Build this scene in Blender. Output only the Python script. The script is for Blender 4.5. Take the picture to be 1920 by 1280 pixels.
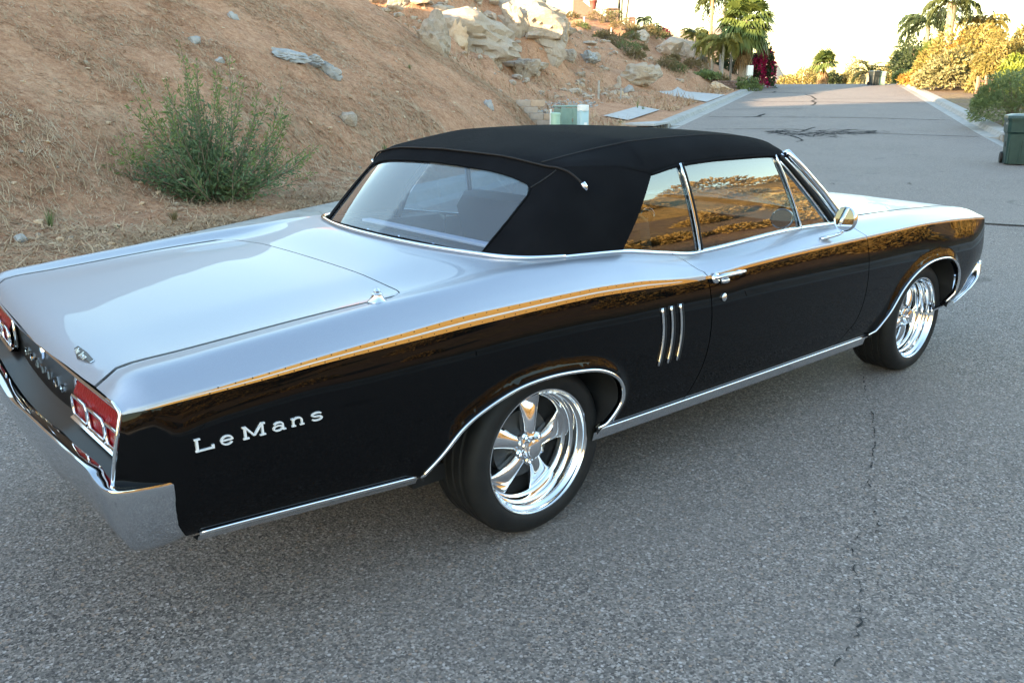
import bpy, math, random
import numpy as np
from mathutils import Vector, Matrix
from mathutils.geometry import delaunay_2d_cdt

R = math.radians
scene = bpy.context.scene
COL = scene.collection
for _o in list(bpy.data.objects):
    bpy.data.objects.remove(_o)

# ------------------------------------------------------------------ camera
CAM = np.array([-1.8773, -2.9365, 1.5575])
YAW, PITCH, FPX = R(49.717), R(16.4445), 1568.18
cam_d = bpy.data.cameras.new('camera')
cam_d.sensor_width = 36.0
cam_d.lens = FPX / 1920 * 36.0
cam_d.clip_start, cam_d.clip_end = 0.05, 4000
cam = bpy.data.objects.new('camera', cam_d)
COL.objects.link(cam)
cam.location = CAM
cam.rotation_euler = (R(90) - PITCH, 0, YAW - R(90))
scene.camera = cam

# ------------------------------------------------------------------ road frame (origin below the camera, S along the road, N to its left)
ROAD = YAW - R(20.4)
SX, SY = math.cos(ROAD), math.sin(ROAD)
def W(S, N, z=0.0):
    return (CAM[0] + S * SX - N * SY, CAM[1] + S * SY + N * SX, z)
def toSN(x, y):
    dx, dy = x - CAM[0], y - CAM[1]
    return dx * SX + dy * SY, -dx * SY + dy * SX

# ------------------------------------------------------------------ sky and sun
SUN_EL = R(11.0)
SUN_AZ = ROAD + R(180) - R(34)           # direction towards the sun, measured from +x
world = bpy.data.worlds.new('World')
scene.world = world
world.use_nodes = True
nt = world.node_tree
bg = nt.nodes['Background']
sky = nt.nodes.new('ShaderNodeTexSky')
sky.sky_type = 'NISHITA'
sky.sun_disc = False
sky.sun_elevation = SUN_EL
sky.sun_rotation = (R(90) - SUN_AZ) % (2 * math.pi)
sky.altitude = 300
sky.air_density = 1.45
sky.dust_density = .7
sky.ozone_density = 1.4
nt.links.new(sky.outputs['Color'], bg.inputs['Color'])
bg.inputs['Strength'].default_value = 0.15
sun_d = bpy.data.lights.new('sun', 'SUN')
sun_d.energy = 5.0
sun_d.angle = R(0.6)
sun_d.color = (1.0, 0.72, 0.42)
sun = bpy.data.objects.new('sun', sun_d)
COL.objects.link(sun)
_sd = Vector((math.cos(SUN_AZ) * math.cos(SUN_EL), math.sin(SUN_AZ) * math.cos(SUN_EL), math.sin(SUN_EL)))
sun.rotation_euler = _sd.to_track_quat('Z', 'Y').to_euler()
sun.location = (0, 0, 30)

vs = scene.view_settings
vs.view_transform = 'Standard'
vs.look = 'None'
vs.exposure = 2.65
vs.gamma = 1.0
vs.use_curve_mapping = False
scene.cycles.max_bounces = 8
scene.cycles.transparent_max_bounces = 24
scene.cycles.caustics_reflective = False
scene.cycles.caustics_refractive = False
scene.cycles.sample_clamp_indirect = 6.0

# ------------------------------------------------------------------ helpers: objects
def tag(o, label=None, cat=None, group=None, kind=None):
    if label: o['label'] = label
    if cat: o['category'] = cat
    if group: o['group'] = group
    if kind: o['kind'] = kind
    return o

def empty(name, loc=(0, 0, 0), rz=0.0):
    o = bpy.data.objects.new(name, None)
    COL.objects.link(o)
    o.location = loc
    o.rotation_euler = (0, 0, rz)
    o.empty_display_size = 0.1
    return o

def add(name, verts, faces, mat, parent=None, smooth=False, midx=None, loc=None, auto=None):
    me = bpy.data.meshes.new(name)
    if isinstance(verts, np.ndarray):
        verts = verts.tolist()
    if isinstance(faces, np.ndarray):
        faces = faces.tolist()
    me.from_pydata(verts, [], faces)
    mats = mat if isinstance(mat, (list, tuple)) else [mat]
    for m in mats:
        me.materials.append(m)
    if midx is not None:
        me.polygons.foreach_set('material_index', np.asarray(midx, dtype=np.int32))
    if smooth:
        me.polygons.foreach_set('use_smooth', np.ones(len(me.polygons), dtype=bool))
        if auto:
            me.set_sharp_from_angle(angle=R(auto))
    me.update()
    o = bpy.data.objects.new(name, me)
    COL.objects.link(o)
    if parent: o.parent = parent
    if loc is not None: o.location = loc
    return o

def copy_tree(o, parent=None):
    c = o.copy()
    COL.objects.link(c)
    c.parent = parent
    for ch in o.children:
        copy_tree(ch, c)
    return c

class MB:
    """collects simple solids in one mesh"""
    def __init__(s): s.v, s.f = [], []
    def raw(s, v, f):
        b = len(s.v)
        s.v += [tuple(p) for p in v]
        s.f += [tuple(i + b for i in q) for q in f]
        return s
    def box(s, c, d, rz=0.0, bev=0.0):
        x, y, z = [k / 2 for k in d]
        b = min(bev, x * .9, y * .9, z * .9)
        pts, faces = [], []
        if b <= 0:
            pts = [(sx * x, sy * y, sz * z) for sz in (-1, 1) for sx, sy in ((-1, -1), (1, -1), (1, 1), (-1, 1))]
            faces = [(3, 2, 1, 0), (4, 5, 6, 7), (0, 1, 5, 4), (1, 2, 6, 5), (2, 3, 7, 6), (3, 0, 4, 7)]
        else:
            def ring(zz, k):
                xx, yy = x - k, y - k
                c2 = b
                return [(-xx + c2, -yy, zz), (xx - c2, -yy, zz), (xx, -yy + c2, zz), (xx, yy - c2, zz),
                        (xx - c2, yy, zz), (-xx + c2, yy, zz), (-xx, yy - c2, zz), (-xx, -yy + c2, zz)]
            rs = [ring(-z, b * .6), ring(-z + b, 0), ring(z - b, 0), ring(z, b * .6)]
            pts = sum(rs, [])
            for i in range(3):
                for j in range(8):
                    faces.append((i * 8 + j, i * 8 + (j + 1) % 8, i * 8 + 8 + (j + 1) % 8, i * 8 + 8 + j))
            faces.append(tuple(range(7, -1, -1)))
            faces.append(tuple(range(24, 32)))
        ca, sa = math.cos(rz), math.sin(rz)
        pts = [(c[0] + px * ca - py * sa, c[1] + px * sa + py * ca, c[2] + pz) for px, py, pz in pts]
        return s.raw(pts, faces)
    def tube(s, path, r, n=8, cap=True, flat=None):
        v, f = tube_vf(path, r, n, cap, flat)
        return s.raw(v, f)
    def obj(s, name, mat, parent=None, smooth=False, auto=None, loc=None):
        return add(name, s.v, s.f, mat, parent, smooth, auto=auto, loc=loc)

def tube_vf(path, r, n=8, cap=True, flat=None):
    P = [Vector(p) for p in path]
    m = len(P)
    rr = r if isinstance(r, (list, tuple)) else [r] * m
    v, f = [], []
    up = Vector((0, 0, 1))
    t0 = (P[1] - P[0]).normalized()
    if abs(t0.dot(up)) > .95: up = Vector((0, 1, 0))
    a = t0.cross(up).normalized()
    for i in range(m):
        t = (P[min(i + 1, m - 1)] - P[max(i - 1, 0)]).normalized()
        a = (a - t * a.dot(t)).normalized()
        b = t.cross(a)
        fx, fy = flat if flat else (1, 1)
        for k in range(n):
            w = 2 * math.pi * k / n
            v.append(P[i] + a * (math.cos(w) * rr[i] * fx) + b * (math.sin(w) * rr[i] * fy))
    for i in range(m - 1):
        for k in range(n):
            f.append((i * n + k, i * n + (k + 1) % n, (i + 1) * n + (k + 1) % n, (i + 1) * n + k))
    if cap:
        f.append(tuple(range(n - 1, -1, -1)))
        f.append(tuple(range((m - 1) * n, m * n)))
    return [tuple(p) for p in v], f

def lathe_vf(prof, n=48, axis='y'):
    """prof: list of (radius, axial); revolve about an axis through the origin"""
    v, f = [], []
    for r, a in prof:
        for k in range(n):
            w = 2 * math.pi * k / n
            c, s_ = r * math.cos(w), r * math.sin(w)
            v.append((c, a, s_) if axis == 'y' else (c, s_, a))
    for i in range(len(prof) - 1):
        for k in range(n):
            q = (i * n + k, i * n + (k + 1) % n, (i + 1) * n + (k + 1) % n, (i + 1) * n + k)
            f.append(q if axis == 'y' else q[::-1])
    return v, f

def pchip(xs, ys):
    xs, ys = np.asarray(xs, float), np.asarray(ys, float)
    h = np.diff(xs); d = np.diff(ys) / h
    m = np.zeros_like(ys)
    for i in range(1, len(xs) - 1):
        if d[i - 1] * d[i] > 0:
            w1, w2 = 2 * h[i] + h[i - 1], h[i] + 2 * h[i - 1]
            m[i] = (w1 + w2) / (w1 / d[i - 1] + w2 / d[i])
    m[0], m[-1] = d[0], d[-1]
    def f(x):
        x = np.clip(np.asarray(x, float), xs[0], xs[-1])
        i = np.clip(np.searchsorted(xs, x, side='right') - 1, 0, len(xs) - 2)
        t = (x - xs[i]) / h[i]
        return ((1 + 2 * t) * (1 - t) ** 2 * ys[i] + t * (1 - t) ** 2 * h[i] * m[i]
                + t * t * (3 - 2 * t) * ys[i + 1] + t * t * (t - 1) * h[i] * m[i + 1])
    return f

def smooth_path(pts, n=8):
    """Catmull-Rom through 3D points"""
    P = [np.array(p, float) for p in pts]
    P = [2 * P[0] - P[1]] + P + [2 * P[-1] - P[-2]]
    out = []
    for i in range(1, len(P) - 2):
        for k in range(n):
            t = k / n
            out.append(.5 * ((2 * P[i]) + (-P[i - 1] + P[i + 1]) * t + (2 * P[i - 1] - 5 * P[i] + 4 * P[i + 1] - P[i + 2]) * t * t
                             + (-P[i - 1] + 3 * P[i] - 3 * P[i + 1] + P[i + 2]) * t ** 3))
    out.append(P[-2])
    return [tuple(p) for p in out]

# ------------------------------------------------------------------ helpers: materials
MATS = {}
def mat(name, base=(.5, .5, .5), rough=.5, metal=0.0, spec=.5, coat=0.0, coat_rough=.03, sheen=0.0, trans=None):
    m = bpy.data.materials.new(name)
    m.use_nodes = True
    b = m.node_tree.nodes['Principled BSDF']
    b.inputs['Base Color'].default_value = (*base, 1)
    b.inputs['Roughness'].default_value = rough
    b.inputs['Metallic'].default_value = metal
    b.inputs['Specular IOR Level'].default_value = spec
    b.inputs['Coat Weight'].default_value = coat
    b.inputs['Coat Roughness'].default_value = coat_rough
    b.inputs['Sheen Weight'].default_value = sheen
    MATS[name] = m
    return m
class NT:
    def __init__(s, m):
        s.m, s.t = m, m.node_tree
        s.b = s.t.nodes['Principled BSDF']
        s.co = None
    def n(s, typ, **kw):
        k = s.t.nodes.new(typ)
        for a, v in kw.items():
            if a in k.inputs.keys(): k.inputs[a].default_value = v
            else: setattr(k, a, v)
        return k
    def l(s, a, b): s.t.links.new(a, b)
    def coord(s, which='Object'):
        if s.co is None: s.co = s.n('ShaderNodeTexCoord')
        return s.co.outputs[which]
    def noise(s, scale, detail=4, rough=.55, vec=None, dist=0.0):
        k = s.n('ShaderNodeTexNoise')
        k.inputs['Scale'].default_value = scale
        k.inputs['Detail'].default_value = detail
        k.inputs['Roughness'].default_value = rough
        k.inputs['Distortion'].default_value = dist
        s.l(vec if vec is not None else s.coord(), k.inputs['Vector'])
        return k.outputs['Fac']
    def voro(s, scale, out='Color', vec=None, feature='F1'):
        k = s.n('ShaderNodeTexVoronoi')
        k.feature = feature
        k.inputs['Scale'].default_value = scale
        s.l(vec if vec is not None else s.coord(), k.inputs['Vector'])
        return k.outputs[out]
    def ramp(s, fac, stops, interp='LINEAR'):
        k = s.n('ShaderNodeValToRGB')
        e = k.color_ramp.elements
        k.color_ramp.interpolation = interp
        while len(e) < len(stops): e.new(.5)
        for i, (p, c) in enumerate(stops):
            e[i].position = p
            e[i].color = (*c, 1) if len(c) == 3 else c
        s.l(fac, k.inputs['Fac'])
        return k.outputs['Color']
    def mix(s, fac, a, b, mode='MIX'):
        k = s.n('ShaderNodeMix', data_type='RGBA', blend_type=mode)
        for sock, val in ((k.inputs[0], fac), (k.inputs[6], a), (k.inputs[7], b)):
            if isinstance(val, (int, float)): sock.default_value = val
            elif isinstance(val, tuple): sock.default_value = (*val, 1)
            else: s.l(val, sock)
        return k.outputs[2]
    def bump(s, h, strength=.3, dist=.01):
        k = s.n('ShaderNodeBump')
        k.inputs['Strength'].default_value = strength
        k.inputs['Distance'].default_value = dist
        s.l(h, k.inputs['Height'])
        s.l(k.outputs['Normal'], s.b.inputs['Normal'])
    def mapping(s, scale=(1, 1, 1), rot=(0, 0, 0)):
        k = s.n('ShaderNodeMapping')
        k.inputs['Scale'].default_value = scale
        k.inputs['Rotation'].default_value = rot
        s.l(s.coord(), k.inputs['Vector'])
        return k.outputs['Vector']
    def color(s, c): s.l(c, s.b.inputs['Base Color'])

def m_noise(name, c1, c2, scale, rough=.8, bump=.3, bscale=None, c3=None, spec=.3, bdist=.01):
    m = mat(name, c1, rough, spec=spec)
    k = NT(m)
    f = k.noise(scale, 6, .6)
    st = [(.3, c1), (.7, c2)] if c3 is None else [(.25, c1), (.5, c2), (.75, c3)]
    k.color(k.ramp(f, st))
    if bump:
        k.bump(k.noise(bscale or scale * 4, 5), bump, bdist)
    return m

# --- paint, metal, glass
silver = mat('silver_paint', (.36, .36, .375), .42, .80, coat=.38, coat_rough=.015)
_k = NT(silver)
_k.l(_k.ramp(_k.noise(900, 2), [(.35, (.335, .355, .405)), (.65, (.39, .412, .465))]), silver.node_tree.nodes['Principled BSDF'].inputs['Base Color'])
black = mat('black_paint', (.0022, .0022, .0026), .5, 0, spec=0.0, coat=1.0, coat_rough=.012)
black.node_tree.nodes['Principled BSDF'].inputs['Coat IOR'].default_value = 1.30
chrome = mat('chrome', (.80, .81, .83), .05, 1)
bumper_chrome = mat('bumper_chrome', (.62, .63, .65), .055, 1)
chrome_soft = mat('worn_chrome', (.70, .71, .73), .14, 1)
_k = NT(chrome_soft); _k.l(_k.ramp(_k.noise(60, 5), [(.3, (.08,) * 3), (.7, (.22,) * 3)]), chrome_soft.node_tree.nodes['Principled BSDF'].inputs['Roughness'])
alu = mat('polished_aluminium', (.86, .86, .87), .09, 1)
alu_satin = mat('cast_aluminium', (.66, .67, .69), .22, 1)
gold = mat('painted_reflection', (.58, .25, .045), .40, .45, coat=.4, coat_rough=.02)  # amber of the sunlit hill's reflection, put into the paint colour
pin = mat('pale_pinstripe', (.66, .64, .62), .35, .2, coat=1)
dark = mat('dark_void', (.006, .006, .007), .8)
rubber = mat('tyre_rubber', (.014, .014, .015), .62, spec=.35)
_k = NT(rubber); _k.color(_k.ramp(_k.noise(14, 5), [(.3, (.006, .006, .0065)), (.75, (.015, .0145, .014))])); _k.bump(_k.noise(160, 3), .15, .002)
red = mat('red_lens', (.20, .0015, .005), .30, spec=.25)
_k = NT(red); _k.bump(_k.voro(70, 'Distance'), .35, .004)
fabric = mat('black_canvas', (.006, .0065, .008), .9, spec=.05, sheen=.0)
_k = NT(fabric); _w = _k.n('ShaderNodeTexWave', wave_type='BANDS'); _w.inputs['Scale'].default_value = 260; _k.l(_k.coord(), _w.inputs['Vector'])
_k.bump(_k.mix(.16, _k.noise(6.5, 3, .5, dist=.8), _k.mix(.5, _w.outputs['Color'], _k.noise(500, 2))), .55, .006)
_k.color(_k.ramp(_k.noise(5, 5), [(.3, (.0050, .0054, .0068)), (.7, (.0085, .009, .0108))]))
piping = mat('top_piping', (.016, .012, .010), .7, spec=.2)
vinyl = mat('interior_vinyl', (.014, .015, .018), .5)
badge_bright = mat('bright_badge_metal', (.86, .87, .88), .38, .35)
vinyl_l = mat('interior_trim_grey', (.42, .42, .43), .6)
tailp = mat('tail_panel_dark', (.010, .009, .009), .30, spec=.25)
badge_dark = mat('badge_black', (.008, .008, .009), .25)

def glass_mat(name, tint, ior=1.5, boost=1.6, haze=0.0, rough=0.0):
    m = bpy.data.materials.new(name)
    m.use_nodes = True
    t = m.node_tree
    t.nodes.clear()
    out = t.nodes.new('ShaderNodeOutputMaterial')
    tr = t.nodes.new('ShaderNodeBsdfTransparent'); tr.inputs['Color'].default_value = (*tint, 1)
    gl = t.nodes.new('ShaderNodeBsdfGlossy'); gl.inputs['Roughness'].default_value = rough
    gl.inputs['Color'].default_value = (1, 1, 1, 1)
    # Schlick reflectance of a thin two-sided sheet, the same from inside and outside
    ge = t.nodes.new('ShaderNodeNewGeometry')
    dt = t.nodes.new('ShaderNodeVectorMath'); dt.operation = 'DOT_PRODUCT'
    t.links.new(ge.outputs['Incoming'], dt.inputs[0]); t.links.new(ge.outputs['Normal'], dt.inputs[1])
    def mth(op, a, b=None):
        q = t.nodes.new('ShaderNodeMath'); q.operation = op
        for i, x in enumerate((a, b)):
            if x is None: continue
            if isinstance(x, (int, float)): q.inputs[i].default_value = x
            else: t.links.new(x, q.inputs[i])
        return q.outputs[0]
    c1 = mth('SUBTRACT', 1.0, mth('ABSOLUTE', dt.outputs['Value']))
    fz = mth('MULTIPLY', mth('ADD', mth('MULTIPLY', mth('POWER', c1, 5.0), .96), .04), boost)
    fz = mth('MINIMUM', fz, 1.0)
    mx = t.nodes.new('ShaderNodeMixShader')
    t.links.new(fz, mx.inputs[0])
    t.links.new(tr.outputs[0], mx.inputs[1]); t.links.new(gl.outputs[0], mx.inputs[2])
    last = mx.outputs[0]
    if haze:
        df = t.nodes.new('ShaderNodeBsdfDiffuse'); df.inputs['Color'].default_value = (.75, .80, .9, 1)
        m2 = t.nodes.new('ShaderNodeMixShader'); m2.inputs[0].default_value = haze
        t.links.new(last, m2.inputs[1]); t.links.new(df.outputs[0], m2.inputs[2]); last = m2.outputs[0]
    t.links.new(last, out.inputs['Surface'])
    return m
glass = glass_mat('side_glass', (.36, .44, .44), boost=3.4)
rear_glass = glass_mat('clear_vinyl_window', (.66, .76, .92), boost=1.9, haze=.045)
mirror_m = mat('mirror_glass', (.9, .9, .92), .01, 1)

# --- ground
asphalt = mat('asphalt', (.1, .1, .1), .85, spec=.3)
k = NT(asphalt)
def chips(scale, stops):
    q = k.n('ShaderNodeSeparateColor'); k.l(k.voro(scale), q.inputs[0])
    return k.ramp(q.outputs[0], stops), q.outputs[1]
c1, r1 = chips(150, [(.0, (0.050, 0.043, 0.040)), (.25, (0.116, 0.100, 0.091)), (.55, (0.187, 0.160, 0.144)), (.78, (0.259, 0.215, 0.184)), (.93, (0.363, 0.315, 0.286))])
c2, r2 = chips(88, [(.0, (0.055, 0.049, 0.046)), (.35, (0.154, 0.133, 0.120)), (.62, (0.220, 0.190, 0.173)), (.80, (0.297, 0.205, 0.145)), (.90, (0.330, 0.290, 0.267)), (.97, (0.473, 0.420, 0.393))])
e2 = k.voro(88, 'Distance')
pick = k.ramp(r2, [(.42, (0, 0, 0)), (.46, (1, 1, 1))])                 # about half of the larger chips stand out of the fines
pick = k.mix(1.0, pick, k.ramp(e2, [(.42, (1, 1, 1)), (.60, (0, 0, 0))]), 'MULTIPLY')
stone = k.mix(pick, c1, c2)
pits = k.noise(60, 4, .7)
stone = k.mix(k.ramp(pits, [(.30, (.85, .85, .85)), (.42, (0, 0, 0))]), stone, (0.031, 0.027, 0.025))
big = k.noise(.5, 5, .6)
stone = k.mix(k.ramp(big, [(.40, (0, 0, 0)), (.66, (.40, .40, .40))]), stone, (0.226, 0.195, 0.177))
wear = k.noise(2.1, 6, .7, dist=.6)
stone = k.mix(k.ramp(wear, [(.58, (0, 0, 0)), (.74, (.38, .38, .38))]), stone, (0.094, 0.081, 0.074))
spots = k.noise(.9, 2, .4, dist=1.5)
stone = k.mix(k.ramp(spots, [(.70, (0, 0, 0)), (.76, (.5, .5, .5))]), stone, (0.061, 0.052, 0.048))
k.color(stone)
k.bump(k.mix(.5, e2, k.noise(240, 3)), .7, .008)

tar = mat('tar_seal', (.018, .019, .021), 1.0, spec=0.0)
k = NT(tar); k.color(k.ramp(k.noise(40, 4), [(.3, (.030, .030, .030)), (.7, (.075, .074, .072))]))
concrete = m_noise('kerb_concrete', (.24, .23, .215), (.32, .31, .29), 3.5, .9, .25, 60, c3=(.38, .365, .345), spec=.1)
k = NT(concrete)
concrete_pale = m_noise('pale_concrete', (.34, .33, .32), (.42, .41, .40), 4, .9, .2, 60, spec=.1)

dirt = mat('dry_dirt', (0.378, 0.205, 0.113), .95, spec=.1)
k = NT(dirt)
f1 = k.noise(.9, 8, .68, dist=.4)
f2 = k.noise(9, 8, .7)
c = k.ramp(f1, [(.26, (0.190, 0.081, 0.043)), (.42, (0.316, 0.148, 0.086)), (.55, (0.430, 0.225, 0.136)), (.70, (0.529, 0.317, 0.207))])
c2 = k.ramp(f2, [(.30, (0.139, 0.066, 0.038)), (.48, (0.366, 0.195, 0.111)), (.66, (0.580, 0.363, 0.225))])
c = k.mix(.55, c, c2)
st = k.noise(46, 6, .75, vec=k.mapping((1, 1, 2.2), (0.244, 0.279, 0.900)))
c = k.mix(k.ramp(st, [(.52, (0, 0, 0)), (.68, (.7, .7, .7))]), c, (0.631, 0.418, 0.263))
st2 = k.noise(33, 6, .75)
c = k.mix(k.ramp(st2, [(.54, (0, 0, 0)), (.70, (.75, .75, .75))]), c, (0.125, 0.076, 0.056))
k.color(c)
k.bump(k.mix(.5, f2, st), .9, .05)
straw = mat('dry_straw', (0.413, 0.292, 0.178), .8, spec=.2)
k = NT(straw); k.color(k.ramp(k.noise(3.0, 5, .7), [(.25, (0.180, 0.110, 0.065)), (.45, (0.359, 0.243, 0.145)), (.65, (0.486, 0.357, 0.235)), (.8, (0.324, 0.251, 0.202))]))
granite = mat('grey_granite', (.4, .38, .36), .85, spec=.25)
k = NT(granite)
c = k.ramp(k.noise(1.6, 8, .7), [(.25, (.26, .20, .15)), (.5, (.44, .345, .265)), (.75, (.57, .47, .38))])
c = k.mix(k.ramp(k.noise(.5, 3), [(.45, (0, 0, 0)), (.62, (.6, .6, .6))]), c, (.46, .34, .22))
c = k.mix(.3, c, k.ramp(k.noise(60, 3), [(.35, (.18, .17, .16)), (.65, (.55, .53, .5))]))
k.color(c); k.bump(k.noise(7, 9, .75), 1.0, .10)
granite_blue = m_noise('blue_grey_stone', (.20, .20, .20), (.30, .30, .295), 6, .9, .5, 30, c3=(.42, .41, .40), spec=.1)
tan_rock = m_noise('tan_rock', (.36, .24, .15), (.48, .34, .22), 3, .9, .6, 16, c3=(.55, .44, .32), bdist=.03)
gravel_m = m_noise('grey_gravel', (.20, .20, .20), (.34, .34, .34), 24, .9, .8, 60, c3=(.46, .45, .44))
mulch = m_noise('bark_mulch', (.07, .042, .028), (.17, .11, .075), 14, .95, .8, 40, c3=(.25, .18, .13))
k = NT(mulch); _o = mulch.node_tree.nodes['Principled BSDF'].inputs['Base Color'].links[0].from_socket
k.color(k.mix(k.ramp(k.noise(.45, 5, .7), [(.40, (0, 0, 0)), (.62, (.85, .85, .85))]), _o, k.ramp(k.noise(5, 4, .7), [(.35, (.05, .04, .02)), (.65, (.30, .20, .08))])))
dry_grass = mat('dry_grass_slope', (.4, .26, .1), .95, spec=.1)
k = NT(dry_grass)
c = k.ramp(k.noise(.35, 8, .7), [(.25, (.24, .15, .05)), (.45, (.42, .26, .085)), (.6, (.52, .34, .13)), (.78, (.56, .41, .19))])
c = k.mix(k.ramp(k.noise(3, 6, .7), [(.45, (0, 0, 0)), (.7, (.7, .7, .7))]), c, (.16, .11, .04))
k.color(c); k.bump(k.noise(2, 8, .7), 1, .4)

def leaf_mat(name, stops, scale=3, rough=.5, transl=.25):
    m = mat(name, stops[0][1], rough, spec=.35)
    k = NT(m)
    col = k.ramp(k.noise(scale, 3), stops)
    k.color(col)
    t = m.node_tree
    tl = t.nodes.new('ShaderNodeBsdfTranslucent')
    t.links.new(col, tl.inputs['Color'])
    mx = t.nodes.new('ShaderNodeMixShader'); mx.inputs[0].default_value = transl
    out = [x for x in t.nodes if x.type == 'OUTPUT_MATERIAL'][0]
    t.links.new(k.b.outputs[0], mx.inputs[1]); t.links.new(tl.outputs[0], mx.inputs[2])
    t.links.new(mx.outputs[0], out.inputs['Surface'])
    return m
lf_shrub = leaf_mat('shrub_leaf', [(.3, (.075, .125, .060)), (.55, (.125, .19, .092)), (.75, (.20, .265, .115))], 4)
lf_tip = leaf_mat('shrub_tip_leaf', [(.3, (.11, .17, .05)), (.7, (.20, .26, .08))], 4)
lf_weed = leaf_mat('weed_leaf', [(.3, (.10, .14, .05)), (.7, (.20, .24, .10))], 4)
lf_palm = leaf_mat('fan_palm_leaf', [(.3, (.075, .115, .030)), (.55, (.13, .17, .045)), (.75, (.19, .21, .06))], .8)
lf_queen = leaf_mat('feather_palm_leaf', [(.3, (.045, .065, .022)), (.7, (.10, .115, .04))], .8)
lf_yellow = leaf_mat('yellowing_palm_leaf', [(.3, (.15, .16, .045)), (.7, (.30, .27, .07))], .8)
lf_dkpalm = leaf_mat('dark_palm_leaf', [(.3, (.035, .06, .03)), (.7, (.08, .11, .05))], .8)
lf_dead = leaf_mat('dead_palm_leaf', [(.3, (.20, .12, .055)), (.7, (.34, .23, .11))], 2)
lf_gold = leaf_mat('golden_bush_leaf', [(.25, (.13, .12, .035)), (.5, (.23, .19, .055)), (.75, (.34, .27, .10))], 1.2)
lf_pale = leaf_mat('pale_bush_leaf', [(.3, (.17, .16, .07)), (.7, (.32, .30, .15))], 2)
lf_green = leaf_mat('green_bush_leaf', [(.3, (.085, .12, .045)), (.55, (.14, .185, .065)), (.75, (.20, .25, .10))], 2)
lf_bright = leaf_mat('bright_bush_leaf', [(.3, (.16, .21, .03)), (.7, (.28, .32, .06))], 2)
lf_dark = leaf_mat('dark_bush_leaf', [(.3, (.025, .042, .02)), (.7, (.06, .085, .035))], 2)
lf_orange = leaf_mat('orange_bush_leaf', [(.3, (.28, .16, .03)), (.7, (.42, .25, .06))], 2)
lf_scrub = leaf_mat('sunlit_scrub_leaf', [(.25, (.20, .15, .045)), (.5, (.38, .25, .075)), (.75, (.48, .34, .12))], .6)
lf_boug = leaf_mat('bougainvillea_flower', [(.3, (.28, .008, .06)), (.7, (.45, .02, .12))], 3)
lf_brush = leaf_mat('dry_brush_leaf', [(.3, (.14, .105, .05)), (.55, (.20, .16, .075)), (.75, (.15, .155, .075))], 2)
bark = m_noise('palm_bark', (.16, .12, .09), (.30, .24, .18), 9, .95, .8, 30, c3=(.36, .30, .24), bdist=.03)
bark_tan = m_noise('tan_palm_bark', (.30, .19, .10), (.46, .31, .17), 9, .95, .8, 30, bdist=.03)
bark_grey = m_noise('grey_trunk', (.26, .245, .225), (.40, .38, .35), 7, .9, .6, 30, bdist=.02)
bark_dark = m_noise('dark_thin_trunk', (.045, .035, .028), (.09, .07, .055), 9, .95, .5)
twig = mat('twig', (.16, .12, .085), .9)
wood_red = m_noise('reddish_fence_wood', (.28, .15, .10), (.38, .22, .15), 8, .85, .4)
bin_green = mat('green_bin_plastic', (.012, .038, .033), .42, spec=.4)
k = NT(bin_green); k.color(k.ramp(k.noise(6, 5), [(.3, (.010, .033, .029)), (.7, (.019, .048, .042))]))
bin_dark = mat('dark_bin_plastic', (.022, .030, .032), .45)
util_green = mat('utility_green_paint', (.19, .28, .235), .5)
k = NT(util_green); k.color(k.ramp(k.noise(5, 5), [(.3, (.17, .255, .215)), (.7, (.215, .305, .255))]))
util_pale = mat('pale_green_plastic', (.36, .52, .40), .5)
util_blue = mat('blue_grey_plastic', (.36, .50, .53), .5)
white_p = mat('white_paint', (.72, .73, .72), .5)
block_a = m_noise('tan_block', (.38, .27, .20), (.48, .36, .27), 8, .9, .5, 50)
block_b = m_noise('grey_tan_block', (.32, .26, .22), (.40, .33, .28), 8, .9, .5, 50)
stucco = m_noise('pink_stucco', (.13, .085, .07), (.17, .115, .095), 3, .9, .3, 40)  # kept dark to carry the ridge wall's shade in the colour
stone_wall_m = m_noise('pillar_stone', (.07, .045, .038), (.15, .10, .085), 5, .9, .8, 14, c3=(.22, .17, .15), bdist=.04)  # darkened so the ridge pillars' shade sits in the stone colour
pot_red = mat('red_pot', (.20, .05, .04), .6)
# ------------------------------------------------------------------ ground shape
rng = np.random.default_rng(7)
def vnoise(x, y, seed=0):
    x, y = np.asarray(x, float), np.asarray(y, float)
    xi, yi = np.floor(x).astype(np.int64), np.floor(y).astype(np.int64)
    fx, fy = x - xi, y - yi
    fx, fy = fx * fx * (3 - 2 * fx), fy * fy * (3 - 2 * fy)
    def h(a, b):
        n = (a * 374761393 + b * 668265263 + seed * 982451653) & 0x7fffffff
        n = ((n ^ (n >> 13)) * 1274126177) & 0x7fffffff
        return ((n ^ (n >> 16)) & 0xffff) / 65535.0
    return (h(xi, yi) * (1 - fx) + h(xi + 1, yi) * fx) * (1 - fy) + (h(xi, yi + 1) * (1 - fx) + h(xi + 1, yi + 1) * fx) * fy
def fbm(x, y, oct=4, seed=0):
    t, a = 0, 1.0
    for i in range(oct):
        t = t + a * (vnoise(x * 2 ** i, y * 2 ** i, seed + i) - .5); a *= .5
    return t
def sstep(a, b, x):
    t = np.clip((np.asarray(x, float) - a) / (b - a), 0, 1)
    return t * t * (3 - 2 * t)

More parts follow.
